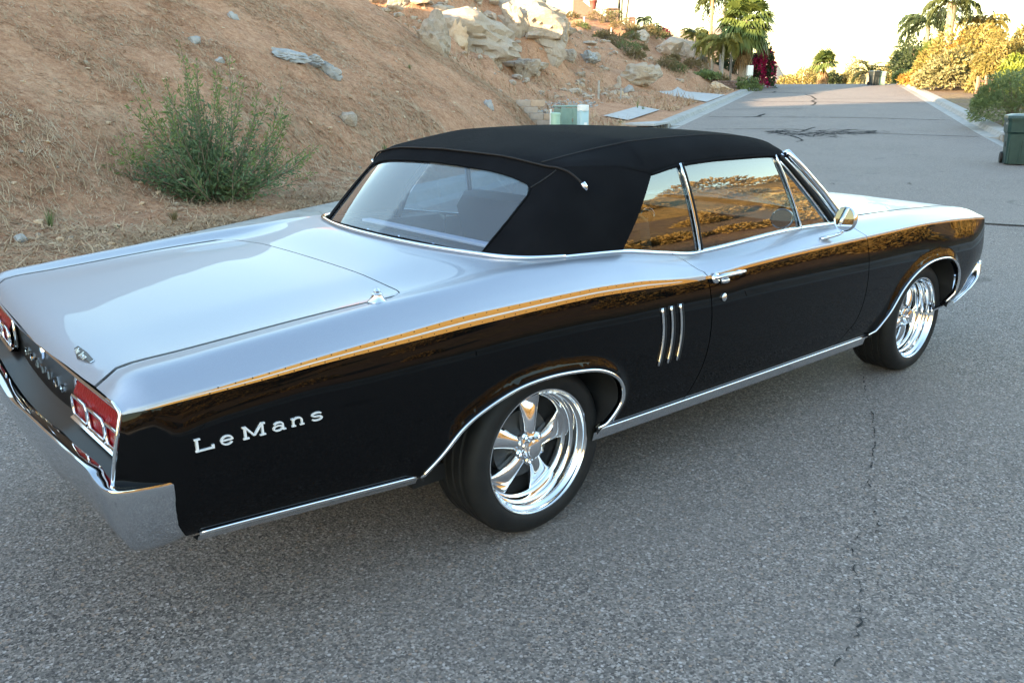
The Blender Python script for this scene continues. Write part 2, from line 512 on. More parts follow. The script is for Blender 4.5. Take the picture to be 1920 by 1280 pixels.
def road_z(S):
    S = np.asarray(S, float)
    g = .0445
    z = np.where(S < 14, 0, np.where(S < 33, g * (S - 14) ** 2 / 38, g * (S - 23.5)))
    e = np.clip(S - 74, 0, None)
    z = z - np.where(e < 14, .0032 * e * e, .0032 * 196 + .0896 * (e - 14))
    return np.where(S > 92, g * 68.5 - .0032 * 196 - .0896 * 4 + .012 * (S - 92), z)
B_N = pchip([-80, 0, 23, 26, 30, 42, 52, 60, 90, 140], [7.4, 7.35, 7.3, 8.2, 11.0, 11.2, 8.8, 7.2, 7.2, 7.4])
B_SL = pchip([-80, 0, 24, 34, 60, 90, 140], [.64, .64, .64, .58, .55, .5, .4])
B_CAP = pchip([-90, -46, -36, -24, -14, -8, 0, 6, 14, 24, 34, 50, 75, 100, 140], [9, 10, 14, 18, 16.5, 13.5, 11, 9.2, 7.2, 5.6, 6.6, 7.2, 5.0, 3.5, 2])
def drive_mask(S, N):
    return np.maximum(sstep(DRV[0] - .8, DRV[0], S) * (1 - sstep(DRV[1], DRV[1] + .8, S)) * (1 - sstep(11.2, 12.2, N)),
                      sstep(30.4, 31, S) * (1 - sstep(37.5, 38, S)) * (1 - sstep(8.9, 9.4, N)))
DRV = (46.0, 54.0)
def left_z(S, N, rough=True):
    S, N = np.asarray(S, float), np.asarray(N, float)
    b = B_N(S)
    sh = .05 + .11 * sstep(25, 30, S) * (1 - sstep(46, 58, S))
    d = N - b
    d = np.where(d > 0, d, 0) * sstep(-.2, 1.6, d) 
    r, c, kk = B_SL(S) * d, B_CAP(S), .8
    rise = -kk * np.logaddexp(-r / kk, -c / kk) + kk * np.logaddexp(0, -c / kk)
    m2 = sstep(27, 33, S) * (1 - sstep(60, 72, S))
    r2 = -kk * np.logaddexp(-r / kk, -(2.1 + .15 * d) / kk) + kk * np.logaddexp(0, -2.1 / kk)
    r2 = r2 + .8 * np.clip(S - 34, 0, 6) * sstep(12.5, 20, N) * (1 - sstep(44, 56, S))
    rise = rise * (1 - m2) + r2 * m2
    z = road_z(S) + .13 + sh * np.clip(np.minimum(N, b) - 6.25, 0, None) + rise
    z = z - .45 * np.clip(N - 25, 0, 14) * sstep(22, 32, S) - .36 * np.clip(N - 38, 0, 40)         # the rear hill falls away behind its crest
    if rough:
        a = sstep(6.25, 7.6, N) * (1 - drive_mask(S, N))
        z = z + a * (.22 * fbm(S * .35, N * .35, 4, 3) + .10 * fbm(S * 1.7, N * 1.7, 4, 9) + .05 * fbm(S * 7, N * 7, 3, 5))
        hill2 = sstep(28, 33, S) * (1 - sstep(60, 74, S)) * sstep(11.5, 14, N)
        z = z + hill2 * (1.5 * fbm(S * .22, N * .22, 4, 21) + .7 * np.abs(fbm(S * .6, N * .6, 3, 33)))
    return z
def right_z(S, N):
    S, N = np.asarray(S, float), np.asarray(N, float)
    d = np.clip(-N - 5.25, 0, None)
    zr = road_z(S)
    z = zr + .13 + .03 * np.clip(d, 0, 12) + sstep(5.3, 7, -N) * (.10 * fbm(S * .5, N * .5, 4, 41))
    hill = 4.3 * sstep(5, 25, -N) * (1 - sstep(34, 52, S))
    hill = hill + (1 - sstep(34, 52, S)) * sstep(10, 20, -N) * 1.5 * fbm(S * .09, N * .09, 5, 55)
    return z + hill

def ray(u, v):
    cp, sp, cy, sy = math.cos(PITCH), math.sin(PITCH), math.cos(YAW), math.sin(YAW)
    f = np.array([cy * cp, sy * cp, -sp]); r = np.array([sy, -cy, 0]); up = np.cross(r, f)
    d = f + (u - 960) / FPX * r + (640 - v) / FPX * up
    return d / math.hypot(d[0], d[1])
def at(u, v, D):
    """point on the line of sight at horizontal distance D"""
    return CAM + ray(u, v) * D
def on_ground(u, v, zf=road_z, lo=2.0, hi=200.0):
    """first point where the line of sight meets the ground"""
    d = ray(u, v)
    prev = lo
    for D in np.arange(lo, hi, .25):
        p = CAM + d * D
        S, N = toSN(p[0], p[1])
        z = float(left_z(S, N, False)) if N > 6.25 else float(right_z(S, N)) if N < -5.25 else float(road_z(S))
        if p[2] <= z: return np.array([p[0], p[1], z])
    return CAM + d * hi
def ground_z(x, y):
    S, N = toSN(x, y)
    return float(left_z(S, N)) if N > 6.25 else float(right_z(S, N)) if N < -5.25 else float(road_z(S))

def sheet(name, Ss, Ns, zf, material, kind='structure', smooth=True):
    S, N = np.meshgrid(Ss, Ns, indexing='ij')
    z = zf(S, N)
    x = CAM[0] + S * SX - N * SY; y = CAM[1] + S * SY + N * SX
    v = np.stack([x, y, z], -1).reshape(-1, 3)
    a, b = len(Ss), len(Ns)
    i = np.arange(a * b).reshape(a, b)
    f = np.stack([i[:-1, :-1], i[1:, :-1], i[1:, 1:], i[:-1, 1:]], -1).reshape(-1, 4)
    o = add(name, v, f, material, smooth=smooth)
    if kind: o['kind'] = kind
    return o

A_L, A_R = 5.37, -4.40
Ss = np.concatenate([np.arange(-70, -12, 3), np.arange(-12, 96.5, .8)])
road = sheet('road', Ss, np.linspace(A_R, A_L, 13), lambda S, N: road_z(S) + 0 * N, asphalt)
hs = np.concatenate([np.arange(-90, -12, 2), np.arange(-12, 28, .14), np.arange(28, 50, .25), np.arange(50, 140, .9)])
hn = np.concatenate([np.arange(6.2, 14, .12), np.arange(14, 24, .3), np.arange(24, 80, 1.6)])
hillside = sheet('hillside', hs, hn, left_z, dirt)
rs_ = np.concatenate([np.arange(-90, -10, 2.5), np.arange(-10, 140, .8)])
rn_ = -np.concatenate([np.arange(5.2, 14, .25), np.arange(14, 90, 1.0)])[::-1]
S_, N_ = np.meshgrid(rs_, rn_, indexing='ij')
yard = sheet('right_slope', rs_, rn_, right_z, [mulch, dry_grass])
cN = np.array([toSN(p.center.x, p.center.y)[1] for p in yard.data.polygons])
yard.data.polygons.foreach_set('material_index', (cN < -13).astype(np.int32))
sheet('far_verge', np.arange(96, 172, 4), np.linspace(-5.3, 6.3, 8), lambda S, N: road_z(S) + .03 + .08 * fbm(S * .3, N * .3, 3, 8), dirt)
gm = m_noise('far_ground', (.20, .17, .10), (.32, .27, .16), .05, .95, 0)
far_ground = add('ground', [(-3000, -3000, -7), (3000, -3000, -7), (3000, 3000, -7), (-3000, 3000, -7)], [(0, 1, 2, 3)], gm)
far_ground['kind'] = 'structure'

# --- kerbs: cast segments about three metres long with open joints
KP_L = [(5.365, .004), (5.78, -.012), (5.83, .05), (5.87, .125), (5.92, .150), (6.26, .155), (6.27, -.1), (5.365, -.1)]
KP_R = [(-4.395, .004), (-4.79, -.012), (-4.84, .05), (-4.88, .125), (-4.93, .150), (-5.26, .155), (-5.27, -.1), (-4.395, -.1)]
def kerb(name, prof, drain):
    root = empty(name, W(0, prof[0][0]))
    root['kind'] = 'structure'
    inv = Vector(root.location)
    s0 = -21.0
    while s0 < 84:
        s1 = s0 + 3.0
        is_drain = s0 <= drain < s1
        pr = prof
        if is_drain:       # the mouth of the storm drain: no kerb face, a slab on top
            sg = 1 if prof[0][0] > 0 else -1
            b = abs(prof[1][0])
            pr = [(sg * q, z) for q, z in ((abs(prof[0][0]), .004), (b - .02, -.06), (b + .02, -.30), (b + .03, -.36), (b + .04, -.36), (b + .05, -.36), (b + .06, -.4), (abs(prof[0][0]), -.4))]
        ss = np.linspace(s0 + .006, s1 - .006, 5)
        v = [tuple(Vector(W(S, n, float(road_z(S)) + z)) - inv) for S in ss for n, z in pr]
        m = len(pr); f = []
        for i in range(len(ss) - 1):
            for j in range(m):
                q = (i * m + j, i * m + (j + 1) % m, (i + 1) * m + (j + 1) % m, (i + 1) * m + j)
                f.append(q[::-1] if prof[0][0] > 0 else q)
        f += [tuple(range(m)), tuple(range((len(ss) - 1) * m, len(ss) * m))[::-1]]
        add('kerb_segment', v, f, concrete, root)
        s0 = s1
    return root
DR_L = toSN(*on_ground(1268, 240)[:2])[0]
DR_R = toSN(*on_ground(1862, 258)[:2])[0]
kerb('kerb_left', KP_L, DR_L)
kerb('kerb_right', KP_R, DR_R)
def storm_drain(S0, sg, label):
    b = 5.80 if sg > 0 else 4.81
    s_lo = -21 + 3 * math.floor((S0 + 21) / 3)
    t = empty('storm_drain', W(s_lo + 1.5, sg * b, float(road_z(s_lo + 1.5))))
    tag(t, label, 'drain')
    inv = Vector(t.location)
    def bar(name, S1, S2, n1, n2, z1, z2, m, bev=.01):
        c = Vector(W((S1 + S2) / 2, sg * (n1 + n2) / 2, float(road_z((S1 + S2) / 2)) + (z1 + z2) / 2)) - inv
        mb = MB(); mb.box((0, 0, 0), (abs(S2 - S1), abs(n2 - n1), abs(z2 - z1)), ROAD, bev)
        o = mb.obj(name, m, t, loc=c)
        o.rotation_euler[1] = 0
        return o
    bar('top_slab', s_lo + .02, s_lo + 2.98, b + .03, b + 1.25, .135, .215, concrete_pale)
    bar('back_wall', s_lo + .02, s_lo + 2.98, b + .60, b + .70, -.6, .13, dark, 0)
    bar('end_wall', s_lo + .02, s_lo + .42, b + .04, b + .6, -.4, .13, concrete, 0)
    bar('end_wall', s_lo + 2.58, s_lo + 2.98, b + .04, b + .6, -.4, .13, concrete, 0)
    for i in range(3):
        q = s_lo + .95 + i * .55
        bar('bar', q, q + .03, b + .06, b + .09, -.3, .134, chrome_soft, 0)
    return t
storm_drain(DR_L, 1, 'storm drain opening in the left kerb beyond the soft top')
storm_drain(DR_R, -1, 'storm drain opening in the right kerb behind the big green bin')

# --- concrete pads on the left verge
def pad(name, S0, S1, N0, N1, label=None):
    ss, nn = np.linspace(S0, S1, 40), np.linspace(N0, N1, 24)
    o = sheet(name, ss, nn, lambda S, N: left_z(S, N, False) + .05, concrete_pale)
    return o
pad('driveway', DRV[0], DRV[1], 6.28, 9.2)
pad('drain_apron', 31.2, 37.3, 7.06, 8.0)

# --- tar seams and cracks on the road
def ribbon(pts, w, seed=0, jit=.35, step=.12):
    r = np.random.default_rng(seed)
    P = np.array(pts, float)
    L = np.concatenate([[0], np.cumsum(np.linalg.norm(np.diff(P, axis=0), axis=1))])
    n = max(3, int(L[-1] / step))
    t = np.linspace(0, L[-1], n)
    x, y = np.interp(t, L, P[:, 0]), np.interp(t, L, P[:, 1])
    dx, dy = np.gradient(x), np.gradient(y)
    l = np.hypot(dx, dy) + 1e-9
    nx, ny = -dy / l, dx / l
    off = np.cumsum(r.normal(0, .012, n)); off -= np.linspace(0, off[-1], n)
    off = np.clip(off, -.12, .12) * min(1, w * 40)
    ww = w * (1 + jit * r.normal(0, 1, n)).clip(.25, 2)
    v, f = [], []
    for i in range(n):
        for s_ in (-1, 1):
            px, py = x[i] + nx[i] * (off[i] + s_ * ww[i] / 2), y[i] + ny[i] * (off[i] + s_ * ww[i] / 2)
            v.append((px, py, float(road_z(toSN(px, py)[0])) + .004))
    for i in range(n - 1):
        f.append((2 * i, 2 * i + 1, 2 * i + 3, 2 * i + 2))
    return v, f
def crack(pts, w, seed, jit=.35, step=.12, px=True):
    q = [on_ground(*p)[:2] for p in pts] if px else pts
    v, f = ribbon(q, w, seed, jit, step)
    return v, f
def seam(name, lst):
    vs_, fs_ = [], []
    for v, f in lst:
        b = len(vs_); vs_ += v; fs_ += [tuple(i + b for i in q) for q in f]
    o = add(name, vs_, fs_, tar, road)
    return o
seam('tar_seam', [crack([(1322, 243), (1480, 243), (1600, 250), (1700, 253), (1836, 257)], .11, 1)])
seam('tar_seam', [crack([(1330, 220), (1430, 220), (1600, 221), (1782, 226)], .14, 2), crack([(1395, 221), (1420, 219), (1434, 214)], .16, 3)])
seam('tar_seam', [crack([(1360, 206), (1420, 205), (1506, 205)], .10, 4)])
seam('tar_seam', [crack([(1412, 191), (1500, 191), (1640, 193), (1725, 194)], .18, 5)])
seam('tar_seam', [crack([(1430, 174), (1480, 174.5), (1532, 176)], .24, 6), crack([(1450, 174), (1455, 172)], .2, 16)])
seam('tar_seam', [crack([(1540, 186), (1620, 186), (1716, 187)], .10, 7)])
seam('tar_seam', [crack([(1512, 178), (1520, 180), (1528, 184), (1534, 187), (1524, 190), (1530, 193), (1522, 198)], .11, 8, .5)])
# the crazed patch
lst = []
r_ = np.random.default_rng(11)
for i in range(70):
    u0 = 1425 + r_.random() * 190; v0 = 246 + r_.random() * 11 * (1 - abs(u0 - 1500) / 160)
    p = [(u0, v0)]
    for j in range(3):
        p.append((p[-1][0] + r_.uniform(6, 22), np.clip(p[-1][1] + r_.uniform(-3.2, 3.2), 243, 259)))
    lst.append(crack(p, .05, 40 + i, .5))
lst.append(crack([(1478, 254), (1497, 260), (1503, 264), (1494, 267)], .08, 90))
lst.append(crack([(1505, 246), (1520, 241), (1530, 239)], .08, 91))
o = seam('crazed_patch', lst)
NEAR = [(2.62, -.76), (2.502, -.828), (2.15, -1.05), (1.752, -1.276), (1.354, -1.456), (1.12, -1.60), (.963, -1.711), (.90, -1.66), (.782, -1.683), (.592, -1.815), (.397, -1.922), (.252, -1.971), (.111, -1.992)]
lst = []
for i in range(len(NEAR) - 1):
    a, b = np.array(NEAR[i]), np.array(NEAR[i + 1])
    for k_ in range(2):
        t0 = .5 * k_ + r_.uniform(.0, .12); t1 = .5 * k_ + r_.uniform(.22, .46)
        lst.append(ribbon([a + (b - a) * t0, a + (b - a) * (t0 + t1) / 2 + r_.normal(0, .008, 2), a + (b - a) * t1], .0040, 200 + i * 2 + k_, .8, .012))
seam('hairline_crack', lst)
# small dark scabs further up
lst = []
for (u, v) in [(1590, 300), (1605, 332), (1560, 345), (1640, 300), (1700, 345), (1580, 560)]:
    p = on_ground(u, v)[:2]
    lst.append(ribbon([p, p + r_.normal(0, .08, 2), p + r_.normal(0, .14, 2)], .014, int(u), .7, .02))
seam('hairline_crack', lst)
cable_pts = [W(*toSN(*on_ground(u, v)[:2]), .012) for u, v in ((1790, 422), (1850, 423), (1890, 426), (1925, 429), (1990, 436), (2080, 452))]
tag(MB().tube(smooth_path(cable_pts, 6), .011, 6).obj('black_cable', badge_dark, smooth=True), 'thin black cable lying on the asphalt ahead of the car', 'cable')
# ================================================================== the car
car = empty('convertible_car', (0, 0, 0))
tag(car, 'silver over black classic convertible with closed black soft top, parked across the road', 'car')

LINES = [
 [(-1.44,.76,.42),(-1.2,.80,.41),(-.5,.80,.33),(.25,.79,.27),(2.4,.79,.26),(3.1,.79,.30),(3.7,.76,.42)],
 [(-1.44,.855,.47),(-1.36,.895,.462),(-1.24,.907,.455),(-.5,.907,.400),(.25,.907,.345),(2.37,.907,.333),(3.06,.907,.345),(3.3,.905,.357),(3.62,.89,.468),(3.75,.86,.50)],
 [(-1.44,.878,.54),(-1.36,.918,.53),(-1.25,.936,.525),(-.5,.936,.485),(.25,.936,.44),(2.37,.936,.43),(3.06,.936,.44),(3.3,.934,.45),(3.62,.905,.53),(3.75,.87,.55)],
 [(-1.44,.885,.62),(-1.36,.926,.62),(-1.25,.946,.62),(-.5,.949,.61),(.25,.949,.60),(2.37,.949,.60),(3.06,.948,.60),(3.4,.940,.61),(3.65,.910,.63),(3.75,.88,.63)],
 [(-1.44,.884,.72),(-1.36,.922,.73),(-1.25,.942,.74),(-.5,.946,.75),(.25,.946,.75),(.8,.944,.74),(2.37,.946,.745),(3.06,.944,.745),(3.4,.935,.735),(3.65,.905,.73),(3.75,.88,.72)],
 [(-1.44,.870,.795),(-1.377,.900,.820),(-1.30,.922,.826),(-1.05,.929,.837),(-.848,.930,.847),(-.572,.930,.855),(-.309,.930,.862),(.166,.930,.870),(.428,.930,.862),(.719,.930,.848),(.869,.930,.846),(1.165,.930,.857),(1.692,.930,.867),(2.144,.930,.870),(2.661,.930,.876),(3.069,.925,.864),(3.40,.915,.846),(3.566,.903,.834),(3.65,.895,.826),(3.75,.87,.80)],
 [(-1.44,.866,.800),(-1.377,.896,.826),(-1.30,.9195,.836),(-1.05,.9275,.852),(-.848,.9275,.868),(-.572,.9275,.885),(-.309,.9275,.899),(.166,.9275,.902),(.428,.9275,.893),(.719,.9285,.866),(.869,.9285,.860),(1.165,.9285,.871),(1.692,.9285,.881),(2.144,.9285,.883),(2.661,.9285,.886),(3.069,.9225,.876),(3.40,.9125,.857),(3.566,.9005,.845),(3.65,.8925,.835),(3.75,.86,.805)],
 [(-1.44,.835,.800),(-1.385,.866,.836),(-1.30,.884,.866),(-1.05,.886,.885),(-.848,.886,.905),(-.572,.886,.924),(-.309,.886,.939),(.166,.884,.950),(.428,.882,.936),(.719,.882,.903),(.869,.882,.889),(1.165,.882,.896),(1.692,.882,.906),(2.144,.882,.906),(2.661,.882,.910),(3.069,.878,.900),(3.40,.870,.880),(3.566,.860,.868),(3.65,.852,.852),(3.75,.83,.81)],
 [(-1.44,.80,.800),(-1.385,.825,.840),(-1.345,.833,.873),(-1.31,.838,.887),(-1.2,.84,.899),(-.8,.84,.936),(-.62,.84,.951),(-.24,.84,.973),(0,.838,.984),(.17,.833,.984),(.35,.828,.976),(.48,.825,.966),(.745,.822,.932),(.946,.822,.910),(1.1,.822,.912),(1.71,.822,.932),(2.06,.822,.928),(2.2,.822,.934),(2.7,.82,.932),(3.1,.818,.918),(3.5,.812,.896),(3.62,.808,.876),(3.68,.80,.855),(3.75,.79,.81)],
 [(-1.44,.70,.790),(-1.405,.715,.826),(-1.385,.72,.843),(-1.36,.72,.866),(-1.31,.72,.885),(-1.175,.72,.895),(-.68,.72,.932),(-.44,.72,.944),(-.1,.738,.985),(.02,.752,.992),(.2,.767,.989),(.35,.776,.984),(.48,.781,.978),(.745,.784,.942),(.946,.786,.918),(1.05,.786,.920),(1.71,.784,.943),(2.06,.782,.935),(2.25,.75,.944),(2.7,.735,.936),(3.1,.73,.922),(3.5,.725,.900),(3.65,.72,.872),(3.75,.71,.82)],
 [(-1.44,.38,.800),(-1.415,.38,.830),(-1.36,.38,.873),(-1.30,.38,.894),(-1.175,.38,.906),(-.68,.38,.944),(-.43,.38,.957),(-.1,.39,.999),(.2,.40,1.01),(2.0,.40,.97),(2.25,.39,.966),(2.7,.38,.955),(3.1,.38,.938),(3.5,.38,.910),(3.65,.38,.884),(3.75,.38,.84)],
 [(-1.44,0,.805),(-1.42,0,.830),(-1.36,0,.876),(-1.30,0,.897),(-1.175,0,.910),(-.68,0,.948),(-.43,0,.961),(-.1,0,1.003),(.2,0,1.015),(2.0,0,.98),(2.25,0,.976),(2.7,0,.966),(3.1,0,.948),(3.5,0,.918),(3.68,0,.888),(3.75,0,.85)],
]
for _j, (_x, _y, _z) in enumerate(LINES[6]):        # the narrow face above the paint line leans back a little
    _z5 = float(pchip([q[0] for q in LINES[5]], [q[2] for q in LINES[5]])(_x)); _y5 = float(pchip([q[0] for q in LINES[5]], [q[1] for q in LINES[5]])(_x))
    LINES[6][_j] = (_x, _y5 - float(np.interp(_x, [-1.4, -.6, .2, 3.6], [.30, .24, .19, .17])) * (_z - _z5), _z)
LF = []
for L in LINES:
    xs = [q[0] for q in L]
    LF.append((pchip(xs, [q[1] for q in L]), pchip(xs, [q[2] for q in L])))
ARCH_R = [(-.545,.395),(-.532,.425),(-.481,.473),(-.409,.544),(-.313,.591),(-.173,.629),(-.021,.637),(.139,.622),(.227,.600),(.299,.560),(.336,.509),(.337,.449),(.290,.386),(.235,.342)]
ARCH_F = [(2.285,.333),(2.320,.364),(2.411,.441),(2.515,.555),(2.645,.630),(2.805,.672),(2.980,.676),(3.108,.650),(3.203,.582),(3.232,.508),(3.225,.428),(3.185,.350)]
def dense2(poly, n=8): return np.array(smooth_path([(a, b, 0) for a, b in poly], n))[:, :2]
AD_R, AD_F = dense2(ARCH_R), dense2(ARCH_F)
def adist(x, z):
    d = np.full(x.shape, 9.0)
    for A in (AD_R[6:-6], AD_F[8:-8]):
        near = (x > A[:, 0].min() - .15) & (x < A[:, 0].max() + .15) & (z < .85)
        if near.any():
            dd = np.sqrt((x[near][:, None] - A[None, :, 0]) ** 2 + (z[near][:, None] - A[None, :, 1]) ** 2).min(1)
            d[near] = np.minimum(d[near], dd)
    return d
NK = 23
def body(x, s):
    """x, s arrays -> points; s 0..11 right side bottom to centre line, 11..22 the left side"""
    x, s = np.asarray(x, float).ravel(), np.asarray(s, float).ravel()
    Y = np.empty((NK, x.size)); Z = np.empty((NK, x.size))
    for i, (fy, fz) in enumerate(LF):
        y, z = fy(x), fz(x)
        Y[i], Z[i] = -y, z
        Y[22 - i], Z[22 - i] = y, z
    i = np.clip(np.floor(s).astype(int), 0, NK - 2)
    t = s - i
    ar = np.arange(x.size)
    def herm(A):
        p0, p1 = A[i, ar], A[i + 1, ar]
        pm, pp = A[np.clip(i - 1, 0, NK - 1), ar], A[np.clip(i + 2, 0, NK - 1), ar]
        def L(a, b): return np.sqrt((Y[a, ar] - Y[b, ar]) ** 2 + (Z[a, ar] - Z[b, ar]) ** 2) + 1e-6
        l0 = L(np.clip(i - 1, 0, NK - 1), i); l1 = L(i, i + 1); l2 = L(i + 1, np.clip(i + 2, 0, NK - 1))
        m0 = np.where(i == 0, p1 - p0, ((p0 - pm) / l0 * l1 + (p1 - p0) / l1 * l0) / (l0 + l1) * l1)
        m1 = np.where(i == NK - 2, p1 - p0, ((p1 - p0) / l1 * l2 + (pp - p1) / l2 * l1) / (l1 + l2) * l1)
        sg_ = p1 - p0                      # keep the shoulder crease (lines 6 and 16) fairly sharp
        m0 = np.where((i == 6) | (i == 16), .25 * m0 + .75 * sg_, m0)
        m1 = np.where((i == 5) | (i == 15), .25 * m1 + .75 * sg_, m1)
        return (1 + 2 * t) * (1 - t) ** 2 * p0 + t * (1 - t) ** 2 * m0 + t * t * (3 - 2 * t) * p1 + t * t * (t - 1) * m1
    y, z = herm(Y), herm(Z)
    sd = np.where(s < 6, -1, np.where(s > 16, 1, 0))
    if (sd != 0).any():
        d = adist(x, z)
        fl = .020 * np.clip(1 - d / .055, 0, 1) ** 1.5
        y = y + sd * fl
    return np.stack([x, y, z], -1)
def body_n(x, s, F=body, h=2e-3):
    a = (F(x + h, s) - F(x - h, s)); b = (F(x, s + h * 4) - F(x, s - h * 4))
    n = np.cross(a, b)
    return n / (np.linalg.norm(n, axis=1, keepdims=True) + 1e-12)
_SC, _SG = {}, np.linspace(0, 8, 201)
def s_of(x, z, left=False):
    key = round(float(x), 4)
    if key not in _SC:
        _SC[key] = body(np.full(_SG.size, float(x)), _SG)[:, 2]
    r = float(np.interp(z, _SC[key], _SG))
    return 22 - r if left else r

def in_poly(px, py, poly):
    ins = np.zeros(px.shape, bool)
    n = len(poly)
    for i in range(n):
        x1, y1 = poly[i]; x2, y2 = poly[(i + 1) % n]
        if y1 == y2: continue
        c = ((y1 > py) != (y2 > py)) & (px < (x2 - x1) * (py - y1) / (y2 - y1) + x1)
        ins ^= c
    return ins
def seg_dist(px, py, poly):
    d = np.full(px.shape, 9e9)
    n = len(poly)
    for i in range(n):
        a, b = np.array(poly[i]), np.array(poly[(i + 1) % n])
        ab = b - a; L = ab @ ab + 1e-12
        t = np.clip(((px - a[0]) * ab[0] + (py - a[1]) * ab[1]) / L, 0, 1)
        d = np.minimum(d, np.hypot(px - a[0] - t * ab[0], py - a[1] - t * ab[1]))
    return d
def densify(poly, step):
    out = []
    n = len(poly)
    for i in range(n):
        a, b = np.array(poly[i], float), np.array(poly[(i + 1) % n], float)
        k_ = max(1, int(np.hypot(*(b - a)) / step))
        for j in range(k_): out.append(tuple(a + (b - a) * j / k_))
    return out
def panel(name, outline, mats, parent, F=body, sc=.09, step=.03, lines=(), matfn=None, flange=.02, hole=None, extra=None, flip=False, thick=None):
    """fill an outline given in surface parameters, lift it on F and shade it with the exact normals"""
    P = densify([(a, b * sc) for a, b in outline], step)
    xs = np.array([q[0] for q in P]); ys = np.array([q[1] for q in P])
    gx, gy = np.meshgrid(np.arange(xs.min(), xs.max(), step), np.arange(ys.min(), ys.max(), step * .62))
    gx = gx + (np.arange(gx.shape[0]) % 2)[:, None] * step * .5
    gx, gy = gx.ravel(), gy.ravel()
    if extra is not None:
        gx = np.concatenate([gx, extra[:, 0]]); gy = np.concatenate([gy, extra[:, 1] * sc])
    ok = in_poly(gx, gy, P) & (seg_dist(gx, gy, P) > step * .3)
    gx, gy = gx[ok], gy[ok]
    V = [Vector(q) for q in P]
    E_ = [(i, (i + 1) % len(P)) for i in range(len(P))]
    for ln in lines:
        b = len(V)
        L2 = [(a, c_ * sc) for a, c_ in ln]
        V += [Vector(q) for q in L2]
        E_ += [(b + i, b + i + 1) for i in range(len(L2) - 1)]
        keep = np.ones(gx.shape, bool)
        La = np.array(L2)
        for i in range(len(La) - 1):
            a_, b_ = La[i], La[i + 1]; ab = b_ - a_
            t = np.clip(((gx - a_[0]) * ab[0] + (gy - a_[1]) * ab[1]) / (ab @ ab + 1e-12), 0, 1)
            keep &= np.hypot(gx - a_[0] - t * ab[0], gy - a_[1] - t * ab[1]) > step * .12
        gx, gy = gx[keep], gy[keep]
    if hole is not None:
        Hh = densify([(a, b * sc) for a, b in hole], step)
        b = len(V)
        V += [Vector(q) for q in Hh]
        E_ += [(b + i, b + (i + 1) % len(Hh)) for i in range(len(Hh))]
        keep = seg_dist(gx, gy, Hh) > step * .3
        gx, gy = gx[keep], gy[keep]
    V += [Vector((a, b)) for a, b in zip(gx, gy)]
    ov, oe, of, *_ = delaunay_2d_cdt(V, E_, [], 1, 1e-6)
    q = np.array([(v.x, v.y / sc) for v in ov])
    T = np.array([list(t) for t in of if len(t) == 3])
    cen = q[T].mean(1)
    keep = in_poly(cen[:, 0], cen[:, 1] * sc, P)
    if hole is not None: keep &= ~in_poly(cen[:, 0], cen[:, 1] * sc, Hh)
    T, cen = T[keep], cen[keep]
    p3 = F(q[:, 0], q[:, 1]); n3 = body_n(q[:, 0], q[:, 1], F)
    if flip:
        T = T[:, ::-1]; n3 = -n3
    mi = matfn(cen[:, 0], cen[:, 1]) if matfn else np.zeros(len(T), int)
    faces = T.tolist(); mi = list(mi)
    verts = p3.tolist(); nrm = n3.tolist()
    cnt = {}
    for t in T.tolist():
        for a, b in ((t[0], t[1]), (t[1], t[2]), (t[2], t[0])):
            cnt[(a, b)] = 1
    bd = [(a, b) for (a, b) in cnt if (b, a) not in cnt]
    if flange:
        own = {}
        for fi, t in enumerate(T.tolist()):
            for a, b in ((t[0], t[1]), (t[1], t[2]), (t[2], t[0])): own[(a, b)] = fi
        for a, b in bd:
            base = len(verts)
            pa, pb = p3[a], p3[b]; na, nb = n3[a], n3[b]
            verts += [pa.tolist(), pb.tolist(), (pb - nb * flange).tolist(), (pa - na * flange).tolist()]
            e = pb - pa; out = np.cross(e, (na + nb)); out = out / (np.linalg.norm(out) + 1e-12)
            nrm += [out.tolist()] * 4
            faces.append([base + 1, base, base + 3, base + 2]); mi.append(mi[own[(a, b)]])
    o = add(name, verts, faces, mats, parent, smooth=True, midx=mi)
    o.data.normals_split_custom_set_from_vertices(nrm)
    return o

def both(pts): return [(x, 22 - s) for x, s in pts][::-1]
def sz(pts): return [(x, s_of(x, z)) for x, z in pts]
g = .0028
GAP_R = [(.760,.345),(.786,.379),(.830,.460),(.865,.563),(.876,.660),(.875,.731),(.868,.80),(.852,.873)]      # rear edge of the door
GAP_F = [(1.935,.335),(1.988,.373),(2.055,.420),(2.105,.470),(2.145,.57),(2.155,.677),(2.150,.78),(2.135,.87)]     # front edge
def edge(pts, dx, tops):
    d = dense2(pts, 4)
    e = [(a + dx, s_of(a + dx, b)) for a, b in d]
    e[0] = (e[0][0], 1.0)
    return e + [(x + dx, s) for x, s in tops]
eR = [(.838, 6.6), (.815, 7.4), (.80, 8.2), (.797, 9.0)]
eF = [(2.128, 6.5), (2.125, 7.4), (2.122, 8.2), (2.12, 9.0)]
arch_r_s = [(x, s_of(x, z)) for x, z in AD_R[4:-3]]
arch_r_s[0] = (arch_r_s[0][0], 1.0); arch_r_s[-1] = (arch_r_s[-1][0], 1.0)
arch_f_s = [(x, s_of(x, z)) for x, z in AD_F[1:-1]]
arch_f_s[0] = (arch_f_s[0][0], 1.0); arch_f_s[-1] = (arch_f_s[-1][0], 1.0)
def arch_extra(A):
    out = []
    for k_ in (.012, .026, .042, .060):
        n_ = np.stack([-np.gradient(A[:, 1]), np.gradient(A[:, 0])], 1); n_ /= np.linalg.norm(n_, axis=1, keepdims=True)
        for p_ in (A + n_ * k_)[6:-6]:
            if .36 < p_[1] < .8: out.append((p_[0], s_of(p_[0], p_[1])))
    return np.array(out)
